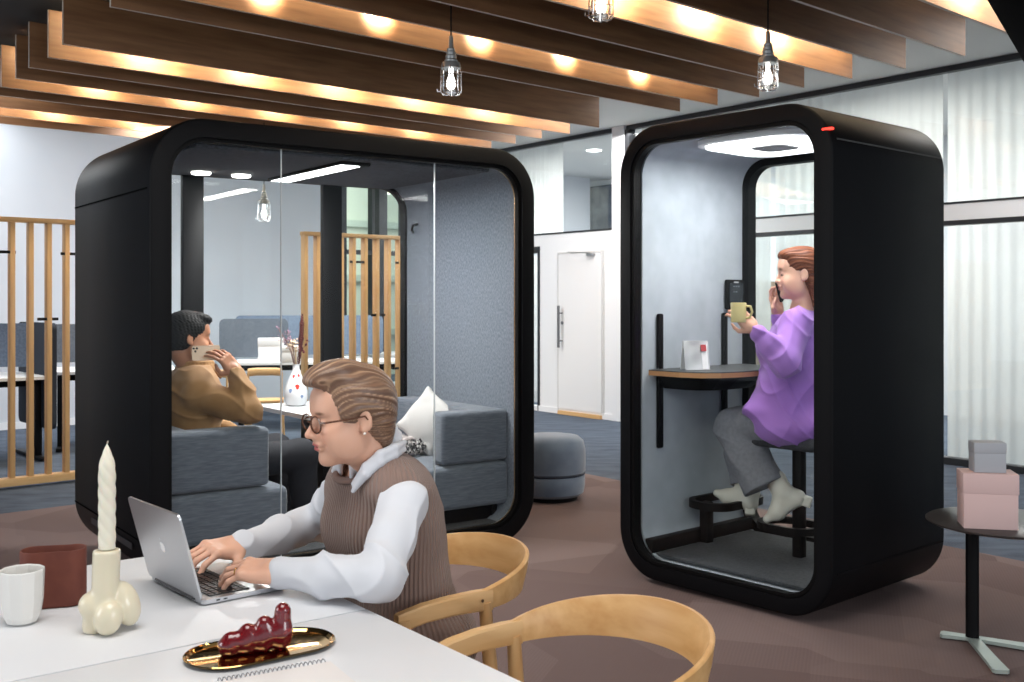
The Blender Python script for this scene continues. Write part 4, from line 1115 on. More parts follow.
# ================================================================ ARMCHAIRS
def make_armchair():
    r = empty('armchair', (0, 0, 0))
    # bent back band
    bm = bmesh.new(); n = 44; L_ = []
    for k in range(n+1):
        a = math.radians(-96+192*k/n); ca = max(0, math.cos(a))
        R_ = .262; h = .045+.045*ca**.8; top = .705+.052*ca**.9
        lean = .03*ca
        row = []
        for dr, z in ((-.009, top-h), (-.011, top-h*.5), (-.009+.004, top-.003), (-.003, top), (.005, top), (.009, top-.003), (.011, top-h*.5), (.009, top-h)):
            rr = R_+dr+lean*(z-(top-h))/h*.8
            row.append(bm.verts.new((rr*math.cos(a), rr*math.sin(a), z)))
        L_.append(row)
    for a, b in zip(L_[:-1], L_[1:]):
        for k in range(8): bm.faces.new((a[k], a[(k+1) % 8], b[(k+1) % 8], b[k]))
    bm.faces.new(L_[0]); bm.faces.new(L_[-1][::-1])
    new('back_band', bm, woodmat('bent oak', srgb(202, 152, 94), srgb(220, 176, 120), 'Y'), r, smooth=True)
    for s in (-1, 1):
        bm = bmesh.new(); rows = []
        for x, y, z, w_, h_ in ((.03, .262, .680, .022, .050), (-.02, .262, .683, .026, .048), (-.10, .261, .684, .030, .044), (-.18, .256, .679, .030, .042), (-.24, .250, .668, .026, .042), (-.256, .248, .664, .024, .042)):
            rows.append([bm.verts.new((x, s*y+dy*w_/2, z+dz*h_/2)) for dy, dz in ((-.8, 1), (.8, 1), (1, .8), (1, -.8), (.8, -1), (-.8, -1), (-1, -.8), (-1, .8))])
        for a, b in zip(rows[:-1], rows[1:]):
            for k in range(8): bm.faces.new((a[k], a[(k+1) % 8], b[(k+1) % 8], b[k]))
        bm.faces.new(rows[0]); bm.faces.new(rows[-1][::-1])
        new('armrest', bm, M['oak'], r, smooth=True, ang=30)
        Tube('leg', [(.01, .262*s, .675), (.035, .268*s, .42), (.09, .285*s, 0)], [.017, .021, .013], M['oak_z'], r, 12)
        Tube('leg', [(-.238, .250*s, .672), (-.232, .252*s, .42), (-.262, .262*s, 0)], [.021, .021, .013], M['oak_z'], r, 12)
        Tube('side_rail', [(.03, .255*s, .40), (-.235, .245*s, .40)], [.015, .015], M['oak'], r, 10)
        Lathe('peg', [(0, 0), (.004, 0), (.004, .002), (0, .002)], mat('dark peg', srgb(90, 60, 36), .5), r, 10, (-.01, 0, 0)).matrix_local = Matrix.Translation((.0, s*.279, .685)) @ Matrix.Rotation(-s*PI/2, 4, 'X')
    q = SDF(); q.box((-.10, 0, .425), (.215, .232, .018), rnd=.018, k=0); q.ell((-.10, 0, .44), (.19, .2, .022), k=.02)
    new('seat', q.mesh(.008, 'seat', smooth=2), mat('pale woven seat pad', srgb(206, 190, 168), .9, bump=(200, .4, .002)), r)
    Tube('seat_frame', [(.03, .25, .405), (.03, -.25, .405)], .014, M['oak'], r, 10)
    Tube('seat_frame', [(-.235, .245, .405), (-.235, -.245, .405)], .014, M['oak'], r, 10)
    return r
ch = make_armchair(); ch.scale = (.9, .9, 1); ch.location = (-.216, 2.70, 0); ch.rotation_euler = (0, 0, TRZ)
tag(ch, 'oak armchair with curved back, under the seated woman with glasses', 'chair', 'curved oak armchairs')
c2 = copy_tree(ch); c2.location = (.140, 2.08, 0); tag(c2, 'empty oak armchair with curved back nearest the bottom edge of the picture', 'chair', 'curved oak armchairs')
# ================================================================ PEOPLE
def frame(fwd, pitch=0., roll=0.):
    """3x3 with columns forward, left, up"""
    fwd = Vector((fwd[0], fwd[1], 0)).normalized(); a = math.atan2(fwd.y, fwd.x)
    return np.array(Matrix.Rotation(a, 3, 'Z') @ Matrix.Rotation(pitch, 3, 'Y') @ Matrix.Rotation(roll, 3, 'X'))
class Fr:
    def __init__(s, R, o, sc_=1.): s.R = np.array(R); s.o = np.array(o, float); s.s = sc_
    def p(s, x, y, z): return s.o+s.R @ (np.array([x, y, z])*s.s)
    def ell(s, S, c, r, k=.02, sub=False, tilt=None):
        R = s.R if tilt is None else s.R @ np.array(Euler(tilt).to_matrix())
        S.ell(s.p(*c), np.array(r)*s.s, R, k*s.s, sub)
    def box(s, S, c, h, rnd, k=.02, sub=False, tilt=None):
        R = s.R if tilt is None else s.R @ np.array(Euler(tilt).to_matrix())
        S.box(s.p(*c), np.array(h)*s.s, R, rnd*s.s, k*s.s, sub)
    def cone(s, S, a, b, ra, rb, k=.02, sub=False): S.cone(s.p(*a), s.p(*b), ra*s.s, rb*s.s, k*s.s, sub)
    def inv(s, P): return ((P-s.o) @ s.R)/s.s
def head(S, H, neck=None, smile=0., male=False, nose=0., mouth_open=0.):
    H.ell(S, (-.012, 0, .036), (.093, .074, .080), .0)
    H.ell(S, (.024, 0, -.016), (.062, .0625, .086), .03)
    H.ell(S, (.026, 0, -.066), (.050, .054 if male else .049, .040), .03)
    H.ell(S, (.068, 0, -.096), (.020, .024 if male else .019, .017), .026)
    for y in (-1, 1):
        H.ell(S, (.058, y*.036, -.030), (.026, .022, .024), .022)
        H.ell(S, (.030, y*.052, -.055), (.035, .014, .035), .03)
    H.ell(S, (.074, 0, .026), (.016, .046, .012), .016)
    H.ell(S, (.062, 0, .055), (.026, .050, .035), .03)
    for y in (-1, 1): H.ell(S, (.097, y*.031, .006), (.015, .015, .010), .012, sub=True)
    for y in (-1, 1): H.ell(S, (.0745, y*.0315, .003), (.0130, .0145, .0120), .004)
    H.cone(S, (.083, 0, .014), (.108-nose, 0, -.026), .0065, .0092, .010)
    H.ell(S, (.108-nose, 0, -.029), (.0095, .0085, .0075), .008)
    for y in (-1, 1): H.ell(S, (.096, y*.0125, -.031), (.010, .0062, .0065), .006)
    H.ell(S, (.089, 0, -.043), (.008, .016, .012), .014)
    H.ell(S, (.0895, 0, -.0545), (.0095, .024+.003*smile, .0052), .006)
    H.ell(S, (.0875, 0, -.0655), (.0095, .020+.003*smile, .0064), .006)
    H.ell(S, (.101, 0, -.0600), (.012, .021+.004*smile, .0014+mouth_open), .003, sub=True)
    for y in (-1, 1): H.ell(S, (.076, y*(.028+.004*smile), -.058+.004*smile), (.004, .004, .003), .006, sub=True)
    for y in (-1, 1):
        H.ell(S, (-.014, y*.0765, -.002), (.0175, .0060, .030), .005, tilt=(0, .18, -y*.35))
        H.ell(S, (-.010, y*.0835, .002), (.0095, .0040, .018), .003, sub=True, tilt=(0, .18, -y*.35))
        H.ell(S, (-.008, y*.0755, -.026), (.009, .006, .010), .006)
def facepaint(H, skin, lip, brow, lash, stub=None, iris=None, extra=[], fat=1.):
    def E(c, r, soft=.5):
        c = np.array(c); r = np.array(r)
        return lambda P: (1-np.linalg.norm((H.inv(P)-c)/r, axis=1))/soft
    B = []
    cheek = tuple(min(1, skin[i]*(1.12 if i == 0 else .86)) for i in range(3))+(1,)
    for y in (-1, 1): B.append((lambda P, f=E((.075, y*.040, -.030), (.03, .026, .022), 1.0): .5*np.clip(f(P), 0, 1), cheek))
    B.append((lambda P, f=E((.112, 0, -.030), (.015, .014, .012), 1.0): .4*np.clip(f(P), 0, 1), cheek))
    if stub: B.append((lambda P, f=E((.055, 0, -.085), (.06, .07, .042), .5): .45*np.clip(f(P), 0, 1), stub))
    B += [(E((.097, 0, -.0545), (.014, .026, .0058), .3), lip), (E((.095, 0, -.0655), (.014, .022, .0072), .3), lip)]
    B.append((E((.098, 0, -.060), (.012, .022, .0014), .4), tuple(c*.35 for c in lip[:3])+(1,)))
    for y in (-1, 1):
        B.append((E((.088, y*.033, .0245), (.018, .021, .0042*fat), .6), brow))
        B.append((E((.0865, y*.032, -.0030), (.012*fat**.6, .0145*fat**.4, .0026*fat), .5), lash))
        if iris: B.append((E((.0885, y*.031, .0018), (.006, .0055, .0046), .4), iris))
    return B+extra
def hand(S, w, d, up, ts, curls, thumb=(.5, .2), spread=.10, s=1., k=.008):
    """w wrist, d finger direction, up = back of the hand; ts = +1 if the thumb is on the (up x d) side; curls: 4 x (a1,a2,a3)"""
    d = Vector(d).normalized(); up = Vector(up); up = (up-d*up.dot(d)).normalized(); y = up.cross(d)*ts
    R = np.array([list(d), list(y), list(up)]).T; H = Fr(R, w, s)
    H.cone(S, (-.03, 0, 0), (.012, 0, 0), .0235, .022, .02)
    H.box(S, (.047, .0, 0), (.043, .037, .0125), .0115, .02)
    H.ell(S, (.035, .024, -.006), (.030, .016, .013), .012)
    H.ell(S, (.040, -.024, -.004), (.034, .013, .013), .012)
    tips = []
    for i, (yo, L) in enumerate(((.029, (.040, .024, .019)), (.0095, (.044, .028, .020)), (-.010, (.041, .026, .019)), (-.028, (.033, .020, .017)))):
        a = 0; sp = spread*(1.3-i)*.9
        pt = np.array([.084-.003*abs(i-1), yo, .001]); H.ell(S, tuple(pt+np.array([.0, 0, .002])), (.0115, .0092, .0105), .006)
        r0 = .0088 if i < 3 else .0076
        for j in range(3):
            a += curls[i][j]; dv = np.array([math.cos(a)*math.cos(sp), math.sin(sp), -math.sin(a)])
            q = pt+dv*L[j]; H.cone(S, tuple(pt), tuple(q), r0, r0-.0008, .0035); pt = q; r0 -= .0008
        tips.append(H.p(*pt))
    b1, b2 = thumb
    pt = np.array([.012, .030, -.004]); dv = np.array([.62, .70, -.30*(1+b1)]); dv /= np.linalg.norm(dv)
    q = pt+dv*.038; H.cone(S, tuple(pt), tuple(q), .0135, .0105, .010); pt = q
    dv = np.array([.88, .40-b1*.7, -.22-b2]); dv /= np.linalg.norm(dv); q = pt+dv*.031; H.cone(S, tuple(pt), tuple(q), .0102, .0088, .004); pt = q
    dv = np.array([.95, .18-b1*.9, -.15-b2*.8]); dv /= np.linalg.norm(dv); q = pt+dv*.024; H.cone(S, tuple(pt), tuple(q), .0088, .0072, .004); tips.append(H.p(*q))
    return H, tips
def folds(amp, f=30., seed=0., axis=None):
    def g(P, N):
        x, y, z = P[:, 0]+seed, P[:, 1]-seed, P[:, 2]
        w_ = np.sin(f*.31*x+2.1)+np.sin(f*.27*y+1.3)+np.sin(f*.23*z)
        w2 = np.sin(f*.6*y+.7)+np.sin(f*.53*x+f*.3*z)
        c1 = (1-np.abs(np.sin(f*(.62*z+.35*x-.2*y)+1.3*w_+.5*w2)))**2.2
        c2 = (1-np.abs(np.sin(f*(.45*y-.5*z+.4*x)*.9+1.1*w_+.8)))**2.5
        m = .5+.5*np.sin(f*.4*(x+y+z)+1.3*w2)
        return amp*(c1*(.4+.6*m)+.7*c2*(1-.6*m)-.35)
    return g
def person(name, loc, label):
    o = empty(name, loc, 0, label, 'person'); return o
SK = srgb(222, 172, 146)
skinmat = mat('skin', SK, .48, attr='Col', sss=.12, bump=(400, .12, .0006))

# ---------------------------------------------------------------- woman with glasses at the laptop
O = Vector((-.27, 2.66, 0)); rel = lambda v: tuple(Vector(v)-O)
f_ = Vector((-.793, -.609, 0)); l_ = Vector((.609, -.793, 0))
A3 = lambda x, y, z: tuple(f_*x+l_*y+Vector((0, 0, z)))
RB = frame((-.793, -.609))
HC = at(349, 417, 2.50)
HW = Fr(frame((-.87, -.49), math.radians(6), math.radians(0)), rel(HC), .945)
S_L, E_L, W_L = rel(at(404, 504, 2.44)), rel(at(379, 579, 2.25)), rel(at(278, 571, 2.35))
S_R, E_R, W_R = rel(at(342, 496, 2.72)), rel(at(322, 522, 2.86)), rel(at(237, 546, 2.60))
NB = A3(.095, 0, 1.0)
body = SDF()
def torso(S, infl=0., k=.05):
    i = infl
    S.ell(A3(.0, 0, .56), (.150+i, .180+i, .115+i), RB, k)
    S.ell(A3(.03, 0, .70), (.118+i, .155+i, .14+i), RB, .06)
    S.ell(A3(.06, 0, .85), (.122+i, .160+i, .14+i), RB, .06)
    S.ell(A3(.07, 0, .945), (.090+i, .150+i, .07+i), RB, .05)
    for y in (-.065, .065): S.ell(A3(.128, y, .835), (.048+i, .062+i, .062+i), RB, .05)
torso(body, -.015)
body.cone(A3(.09, 0, .96), tuple(HW.p(-.035, 0, -.075)), .058, .047, .03)
body.cone(tuple(HW.p(-.035, 0, -.09)), tuple(HW.p(-.02, 0, -.04)), .047, .047, .015)
for s_, e_, w_ in ((S_L, E_L, W_L), (S_R, E_R, W_R)):
    body.cone(A3(.09, 0, .965), s_, .038, .042, .03); body.chain([s_, e_, w_], [.044, .036, .025], .02)
for y in (-.09, .09):
    hp, kn, an = A3(.02, y, .52), A3(.44, y*1.2, .50), A3(.40, y*1.2, .09)
    body.chain([hp, kn, an], [.075, .052, .036], .03)
    body.cone(A3(.38, y*1.2, .05), A3(.55, y*1.3, .03), .032, .024, .02)
head(body, HW, smile=1.)
typ = [(.55, .55, .35), (.45, .6, .4), (.5, .6, .4), (.6, .5, .35)]
kL = at(226, 566, 2.37)
HL_, tL = hand(body, W_L, Vector(rel(kL))-Vector(W_L)+Vector((0, 0, -.004)), (.1, -.35, 1), -1, [(.35, .55, .35), (.3, .6, .4), (.35, .6, .4), (.45, .5, .35)], (.1, .35), .12, .98)
kR = at(198, 549, 2.51)
HR_, tR = hand(body, W_R, Vector(rel(kR))-Vector(W_R)+Vector((0, 0, -.006)), (.2, -.2, 1), 1, typ, (.1, .35), .12, .98)
woman = new('person', body.mesh(.0036, 'woman_body', smooth=1), skinmat)
woman.location = O
tag(woman, 'woman with short brown hair and glasses in a taupe vest, typing on the laptop', 'person')
nails = []
HAIRC = srgb(100, 72, 56)
paint(woman.data, SK, facepaint(HW, SK, srgb(196, 104, 100), srgb(112, 80, 62), srgb(60, 40, 34)))
# hair: swept up from the forehead, full at the crown, tapering at the nape
def strandco(q, sweep=.9):
    th = np.arctan2(np.abs(q[:, 1]), q[:, 2]+.03)          # strands run from the forehead to the nape
    return th*.085+sweep*.06*q[:, 0]*(th > 0)*np.clip(th, 0, 1)+.004*np.sin(38*q[:, 0]+9*th)
def hairstrand(H, f1, amp, sweep=.9):
    def g(P, N):
        u = strandco(H.inv(P), sweep); return amp*(np.sin(f1*u)*.5+.5*np.sin(f1*1.73*u+1)+.4*np.sin(f1*.41*u+2))
    return g
def strandpaint(H, f1, c2, c3, sweep=.9):
    def st(ph, fr, th_, mx):
        def g(P):
            q = H.inv(P); u = strandco(q, sweep); v = .6*np.sin(fr*u+ph)+.4*np.sin(fr*2.3*u+ph*2+2*np.sin(20*q[:, 0]))
            return np.clip((v-th_)/(1-th_), 0, 1)*mx
        return g
    return [(st(0, f1, -.5, .7), c2), (st(2.2, f1*1.7, .1, .8), c3)]
hs_ = SDF()
HW.ell(hs_, (-.020, 0, .052), (.104, .086, .082), 0)
HW.ell(hs_, (.034, .004, .116), (.062, .060, .034), .03, tilt=(0, .05, 0))
HW.ell(hs_, (.080, .010, .108), (.030, .044, .020), .02, tilt=(0, .2, 0))
HW.ell(hs_, (-.062, 0, .005), (.060, .080, .078), .03)
HW.ell(hs_, (-.070, 0, -.058), (.034, .056, .040), .03)
HW.ell(hs_, (.016, .066, .020), (.030, .014, .034), .02); HW.ell(hs_, (.016, -.066, .020), (.030, .014, .034), .02)
HW.ell(hs_, (.100, 0, -.008), (.068, .100, .100), .008, sub=True)
for y in (-1, 1):
    HW.ell(hs_, (-.008, y*.092, -.016), (.027, .024, .040), .008, sub=True)
    HW.ell(hs_, (.035, y*.095, -.045), (.05, .04, .05), .01, sub=True)
    HW.ell(hs_, (-.02, y*.060, -.095), (.045, .03, .04), .01, sub=True)
hm = mat('swept brown hair', HAIRC, .42, attr='Col', sheen=.2)
ho_ = new('hair', hs_.mesh(.0032, 'woman_hair', smooth=1, disp=hairstrand(HW, 520, .0015)), hm, woman)
paint(ho_.data, HAIRC, strandpaint(HW, 420, srgb(138, 102, 78), srgb(190, 154, 122)))
# clothes
vest = SDF(); torso(vest, .012)
for s_ in (S_L, S_R):
    vest.cone(A3(.095, 0, .975), tuple(Vector(NB).lerp(Vector(s_), .80)+Vector((0, 0, .008))), .052, .060, .03)
    vest.cone(tuple(Vector(NB).lerp(Vector(s_), .5)), A3(.03, 0, .80), .06, .11, .04)
vest.ell(A3(.01, 0, .54), (.175, .20, .12), RB, .05)
for s_, e_ in ((S_L, E_L), (S_R, E_R)):
    sv = Vector(s_); ev = Vector(e_); out = (sv-Vector(NB)); out.z = 0; out.normalize()
    c_ = sv+out*.055+Vector((0, 0, -.03)); vest.ell(tuple(c_), (.045, .040, .085), np.array(Matrix.Rotation(math.atan2(out.y, out.x), 3, 'Z')), .012, sub=True)
nk = Fr(frame((-.793, -.609), math.radians(24)), A3(.105, 0, 1.01)); nk.ell(vest, (.006, 0, .0), (.090, .084, .044), .008, sub=True)
M['vest'] = mat('taupe ribbed knit', srgb(138, 114, 104), .95, sheen=.15)
vo_ = new('knit_vest', vest.mesh(.0045, 'vest', smooth=2, disp=folds(.0045, 20)), M['vest'], woman)
def ribattr(me, cx, cy, back, scale):
    n = len(me.vertices); P = np.empty(n*3, np.float32); me.vertices.foreach_get('co', P); P = P.reshape(-1, 3).astype(float)
    a = np.arctan2(P[:, 1]-cy, P[:, 0]-cx)-back; a = np.mod(a, 2*PI)*scale
    at_ = me.attributes.new('Rib', 'FLOAT', 'POINT'); at_.data.foreach_set('value', a.astype(np.float32))
ribattr(vo_.data, -.04, -.03, math.atan2(.609, .793), 95)
nt = M['vest'].node_tree; ra = nt.nodes.new('ShaderNodeAttribute'); ra.attribute_name = 'Rib'
sn = nt.nodes.new('ShaderNodeMath'); sn.operation = 'SINE'; nt.links.new(ra.outputs['Fac'], sn.inputs[0])
bp = nt.nodes.new('ShaderNodeBump'); bp.inputs['Strength'].default_value = .9; bp.inputs['Distance'].default_value = .0022
nt.links.new(sn.outputs[0], bp.inputs['Height']); nt.links.new(bp.outputs[0], nt.nodes['Principled BSDF'].inputs['Normal'])
rib = SDF()
for k in range(26):
    a0 = 2*PI*k/26; a1 = 2*PI*(k+1)/26
    g0 = nk.p(.006+.087*math.cos(a0), .082*math.sin(a0), -.010); g1 = nk.p(.006+.087*math.cos(a1), .082*math.sin(a1), -.010)
    rib.cone(g0, g1, .0095, .0095, .002)
new('ribbed_collar', rib.mesh(.003, 'rib', smooth=1), mat('taupe rib', srgb(134, 110, 101), .95), woman)
M['cotton'] = mat('white cotton shirt', srgb(212, 214, 220), .8, sheen=.1)
sh = SDF()
for s_, e_, w_ in ((S_L, E_L, W_L), (S_R, E_R, W_R)):
    wv = Vector(w_); ev = Vector(e_); we = ev.lerp(wv, .93); sv = Vector(s_); inn = Vector(NB).lerp(sv, .72)
    sh.cone(tuple(inn), tuple(sv), .044, .055, .03)
    sh.chain([tuple(sv), tuple(sv.lerp(ev, .5)), e_], [.056, .053, .047], .02)
    sh.chain([e_, tuple(ev.lerp(wv, .5)), tuple(we)], [.050, .044, .034], .02)
    n_ = (we-ev).normalized(); sh.cone(tuple(we-n_*.012), tuple(we+n_*.012), .035, .036, .002)
    q_ = frame((n_.x, n_.y)); sh.box(tuple(we+n_*.0585), (.022, .06, .06), q_, .0, .001, sub=True)
sleeve_f = folds(.010, 44, 1.3)
new('shirt_sleeves', sh.mesh(.004, 'sleeves', smooth=1, disp=sleeve_f), M['cotton'], woman)
co = SDF()
ncx = Fr(frame((-.82, -.57), math.radians(20)), rel(Vector(O)+Vector(A3(.104, 0, 1.026))), 1.05)
for k in range(30):
    a0 = math.radians(32+296*k/30); a1 = math.radians(32+296*(k+1)/30)
    for j, (zz, rr) in enumerate(((.0, .078), (.016, .073), (.032, .067))):
        lift = .016*(-math.cos(a0))
        co.cone(ncx.p(.0+rr*math.cos(a0), rr*math.sin(a0)*.95, zz+lift), ncx.p(rr*math.cos(a1), rr*math.sin(a1)*.95, zz+.016*(-math.cos(a1))), .0075, .0075, .006)
for y in (-1, 1):
    co.cone(ncx.p(.056, y*.036, .03), ncx.p(.074, y*.030, -.028), .007, .006, .01); co.cone(ncx.p(.056, y*.036, .012), ncx.p(.082, y*.048, -.02), .008, .006, .01)
for dz, dy in ((0, 0), (.016, .004)):
    cp = [Vector(rel(at(x, y, Y)))+Vector((0, dy, dz)) for x, y, Y in ((404, 449, 2.56), (394, 455, 2.50), (380, 462, 2.47), (366, 474, 2.463), (353, 491, 2.475))]
    co.chain([tuple(v) for v in cp], [.007, .011, .012, .011, .006], .006)
new('shirt_collar', co.mesh(.0032, 'collar', smooth=2), M['cotton'], woman)
tr = SDF()
for y in (-.09, .09):
    tr.chain([A3(.02, y, .52), A3(.44, y*1.2, .50), A3(.41, y*1.2, .14)], [.095, .074, .062], .03)
new('trousers', tr.mesh(.009, 'trousers', smooth=2, disp=folds(.004, 24)), mat('dark trousers', srgb(44, 46, 54), .85), woman)
shs = SDF()
for y in (-.09, .09): shs.cone(A3(.36, y*1.2, .042), A3(.56, y*1.3, .036), .04, .030, .02); 
shs.box((0, 0, -.5), (2, 2, .5), None, 0, 0.001, sub=True)
new('shoes', shs.mesh(.007, 'shoes', smooth=2), M['black'], woman)
# glasses, earring, ring
M['lens'] = glassmat('spectacle lens', (.97, .98, .98), 1.25)
def spectacles(H, parent):
    bm = bmesh.new(); z0 = -.001
    for y in (-1, 1):
        pts = [tuple(H.p(.104-.010*abs(math.cos(a)*.0245*y+y*.033)/.06, y*.033+.0245*math.cos(a), z0+.0205*math.sin(a))) for a in [2*PI*k/32 for k in range(33)]]
        tube(bm, pts, .0023, 8, cap=False)
        tube(bm, [tuple(H.p(.095, y*.057, z0+.006)), tuple(H.p(.088, y*.070, z0+.007)), tuple(H.p(.03, y*.0775, .006)), tuple(H.p(-.012, y*.082, .008)), tuple(H.p(-.026, y*.080, -.012))], .0022, 8)
    tube(bm, [tuple(H.p(.1035, -.0095, z0+.004)), tuple(H.p(.107, 0, z0+.007)), tuple(H.p(.1035, .0095, z0+.004))], .0016, 8)
    g = new('glasses', bm, mat('brown tortoise frame', srgb(92, 56, 38), .25, coat=.5), parent, smooth=True)
    for y in (-1, 1):
        bm = bmesh.new(); vs = [bm.verts.new(tuple(H.p(.1035-.010*abs(math.cos(a)*.0235*y+y*.033)/.06, y*.033+.0235*math.cos(a), z0+.0195*math.sin(a)))) for a in [2*PI*k/24 for k in range(24)]]
        bm.faces.new(vs); bmesh.ops.solidify(bm, geom=bm.faces[:], thickness=.001); new('lens', bm, M['lens'], g)
spectacles(HW, woman)
bm = bmesh.new(); bmesh.ops.create_uvsphere(bm, u_segments=12, v_segments=8, radius=.0034, matrix=Matrix.Translation(Vector(HW.p(-.006, .083, -.034)))); new('earring', bm, mat('pearl', srgb(240, 236, 226), .15, coat=1.), woman, smooth=True)
def finger_ring(H, c, r, parent):
    bm = bmesh.new(); tube(bm, [tuple(H.p(c[0], c[1]+r*math.cos(a), c[2]+r*math.sin(a))) for a in [2*PI*k/20 for k in range(21)]], .0013, 6, cap=False); new('finger_ring', bm, mat('gold ring', srgb(220, 178, 100), .2, 1.), parent, smooth=True)
finger_ring(HL_, (.098, -.010, -.004), .0098, woman)

# ---------------------------------------------------------------- man in the pod
O = PODM @ Vector((.37, .55, 0)); O.z = 0
fa = Vector((.8096, .587, 0)); la = Vector((-.587, .8096, 0))
A3 = lambda x, y, z: tuple(fa*x+la*y+Vector((0, 0, z)))
RB = frame((fa.x, fa.y))
zs = .52
SKM = srgb(176, 122, 92)
HM = Fr(frame((.86, .51), math.radians(4), math.radians(-6)), rel(at(189, 339, 5.46)), 1.10)
S_R, E_R, W_R = rel(at(199, 395, 5.30)), rel(at(249, 411, 5.24)), rel(at(236, 371, 5.33))
S_L, E_L, W_L = A3(.05, .19, .96), A3(.12, .27, .74), A3(.32, .14, .66)
NB = A3(.035, 0, 1.03)
b = SDF()
def torso2(S, i, k=.05):
    S.ell(A3(.0, 0, .57), (.13+i, .175+i, .13+i), RB, k); S.ell(A3(.01, 0, .72), (.12+i, .165+i, .15+i), RB, .06)
    S.ell(A3(.02, 0, .88), (.125+i, .185+i, .15+i), RB, .06); S.ell(A3(.02, 0, .97), (.09+i, .19+i, .07+i), RB, .05)
torso2(b, -.01)
b.cone(NB, tuple(HM.p(-.03, 0, -.07)), .066, .060, .03)
for s_, e_, w_ in ((S_L, E_L, W_L), (S_R, E_R, W_R)):
    b.cone(NB, s_, .06, .055, .04); b.chain([s_, e_, w_], [.052, .043, .028], .02)
legs = []
for y, kx_ in ((-.11, .56), (.11, .54)):
    hp, kn, an = A3(.03, y, .55), A3(kx_, y*1.35, .565), A3(kx_+.03, y*1.3, .20); legs.append((hp, kn, an))
    b.chain([hp, kn, an], [.08, .055, .036], .03); b.cone(A3(kx_+.02, y*1.3, .165), A3(kx_+.17, y*1.4, .16), .03, .026, .02)
head(b, HM, male=True)
hd_ = Vector(rel(at(214, 346, 5.30)))-Vector(W_R)
HP, _ = hand(b, W_R, hd_, (.72, -.62, .35), 1, [(.25, .5, .3), (.35, .5, .35), (.45, .5, .4), (.55, .5, .4)], (.9, .1), .16, 1.08)
hand(b, W_L, A3(.08, -.05, -.02), (0, 0, 1), -1, [(.3, .4, .3)]*4, (.3, .2), .06, 1.05)
man = new('person', b.mesh(.0045, 'man_body', smooth=1), skinmat); man.location = O
tag(man, 'man in a tan brown jacket sitting in the pod, phone at his ear', 'person')
paint(man.data, SKM, facepaint(HM, SKM, srgb(150, 92, 82), srgb(40, 30, 26), srgb(40, 28, 24), fat=1.6, stub=srgb(96, 74, 62)))
h = SDF()
HM.ell(h, (-.016, 0, .050), (.103, .083, .084), 0); HM.ell(h, (-.04, 0, -.004), (.072, .079, .070), .03)
HM.ell(h, (.055, 0, .100), (.048, .058, .024), .02, tilt=(0, .2, 0))
HM.ell(h, (.10, 0, -.016), (.062, .10, .083), .008, sub=True)
for y in (-1, 1):
    HM.ell(h, (-.012, y*.094, -.020), (.024, .022, .034), .006, sub=True); HM.ell(h, (.03, y*.10, -.05), (.055, .045, .055), .008, sub=True)
h.mesh  # noqa
def curl(P, N): return .0028*(np.sin(P[:, 0]*260+2*np.sin(P[:, 2]*170))*np.sin(P[:, 1]*240+1.4)*np.sin(P[:, 2]*230))+.0015
new('hair', h.mesh(.004, 'man_hair', smooth=0, disp=curl), mat('short black hair', srgb(14, 12, 12), .7, spec=.25), man)
j = SDF(); torso2(j, .022)
for s_, e_, w_ in ((S_L, E_L, W_L), (S_R, E_R, W_R)):
    j.cone(tuple(Vector(NB)+Vector((0, 0, -.03))), s_, .072, .075, .05); ev, wv = Vector(e_), Vector(w_)
    j.chain([s_, e_], [.078, .066], .025); j.chain([e_, tuple(ev.lerp(wv, .5)), tuple(ev.lerp(wv, .92))], [.066, .055, .046], .02)
for s_, e_, w_ in ((S_R, E_R, W_R),):
    n_ = (Vector(w_)-Vector(e_)).normalized(); c_ = Vector(e_).lerp(Vector(w_), .92)+n_*.036
    zq = n_.to_track_quat('Z', 'Y').to_matrix(); j.box(tuple(c_+n_*.012), (.08, .08, .026), np.array(zq), .0, .002, sub=True)
j.ell(tuple(Vector(NB)+Vector((.02, .01, .055))), (.066, .066, .05), None, .006, sub=True)
jk = new('jacket', j.mesh(.0055, 'jacket', smooth=1, disp=folds(.014, 30, .7)), mat('tan brown twill', srgb(150, 112, 72), .85, sheen=.1, noise=(18, srgb(160, 122, 82))), man)
cj = SDF()
nc = Fr(RB, tuple(Vector(NB)+Vector((0, 0, .01))))
for k in range(24):
    a0 = math.radians(25+310*k/24); a1 = math.radians(25+310*(k+1)/24)
    for zz, rr in ((.0, .088), (.018, .083), (.036, .077)):
        cj.cone(nc.p(rr*math.cos(a0), rr*math.sin(a0), zz), nc.p(rr*math.cos(a1), rr*math.sin(a1), zz), .009, .009, .008)
for y in (-1, 1): cj.cone(nc.p(.075, y*.04, .034), nc.p(.112, y*.055, -.045), .010, .008, .01); cj.cone(nc.p(.07, y*.05, .01), nc.p(.10, y*.07, -.035), .010, .008, .01)
new('jacket_collar', cj.mesh(.0045, 'jcollar', smooth=1), mat('tan collar', srgb(160, 120, 78), .85), man)
t = SDF()
for hp, kn, an in legs: t.chain([hp, kn, an], [.105, .085, .068], .03)
new('trousers', t.mesh(.008, 'mtrousers', smooth=2, disp=folds(.005, 22)), mat('navy black trousers', srgb(30, 32, 40), .85), man)
t = SDF()
for y, kx_ in ((-.11, .56), (.11, .54)): t.cone(A3(kx_+.0, y*1.3, .178), A3(kx_+.18, y*1.4, .172), .042, .034, .02)
t.box(A3(0, 0, -.36), (3, 3, .5), None, 0, .001, sub=True)
new('shoes', t.mesh(.008, 'mshoes', smooth=2), M['black'], man)
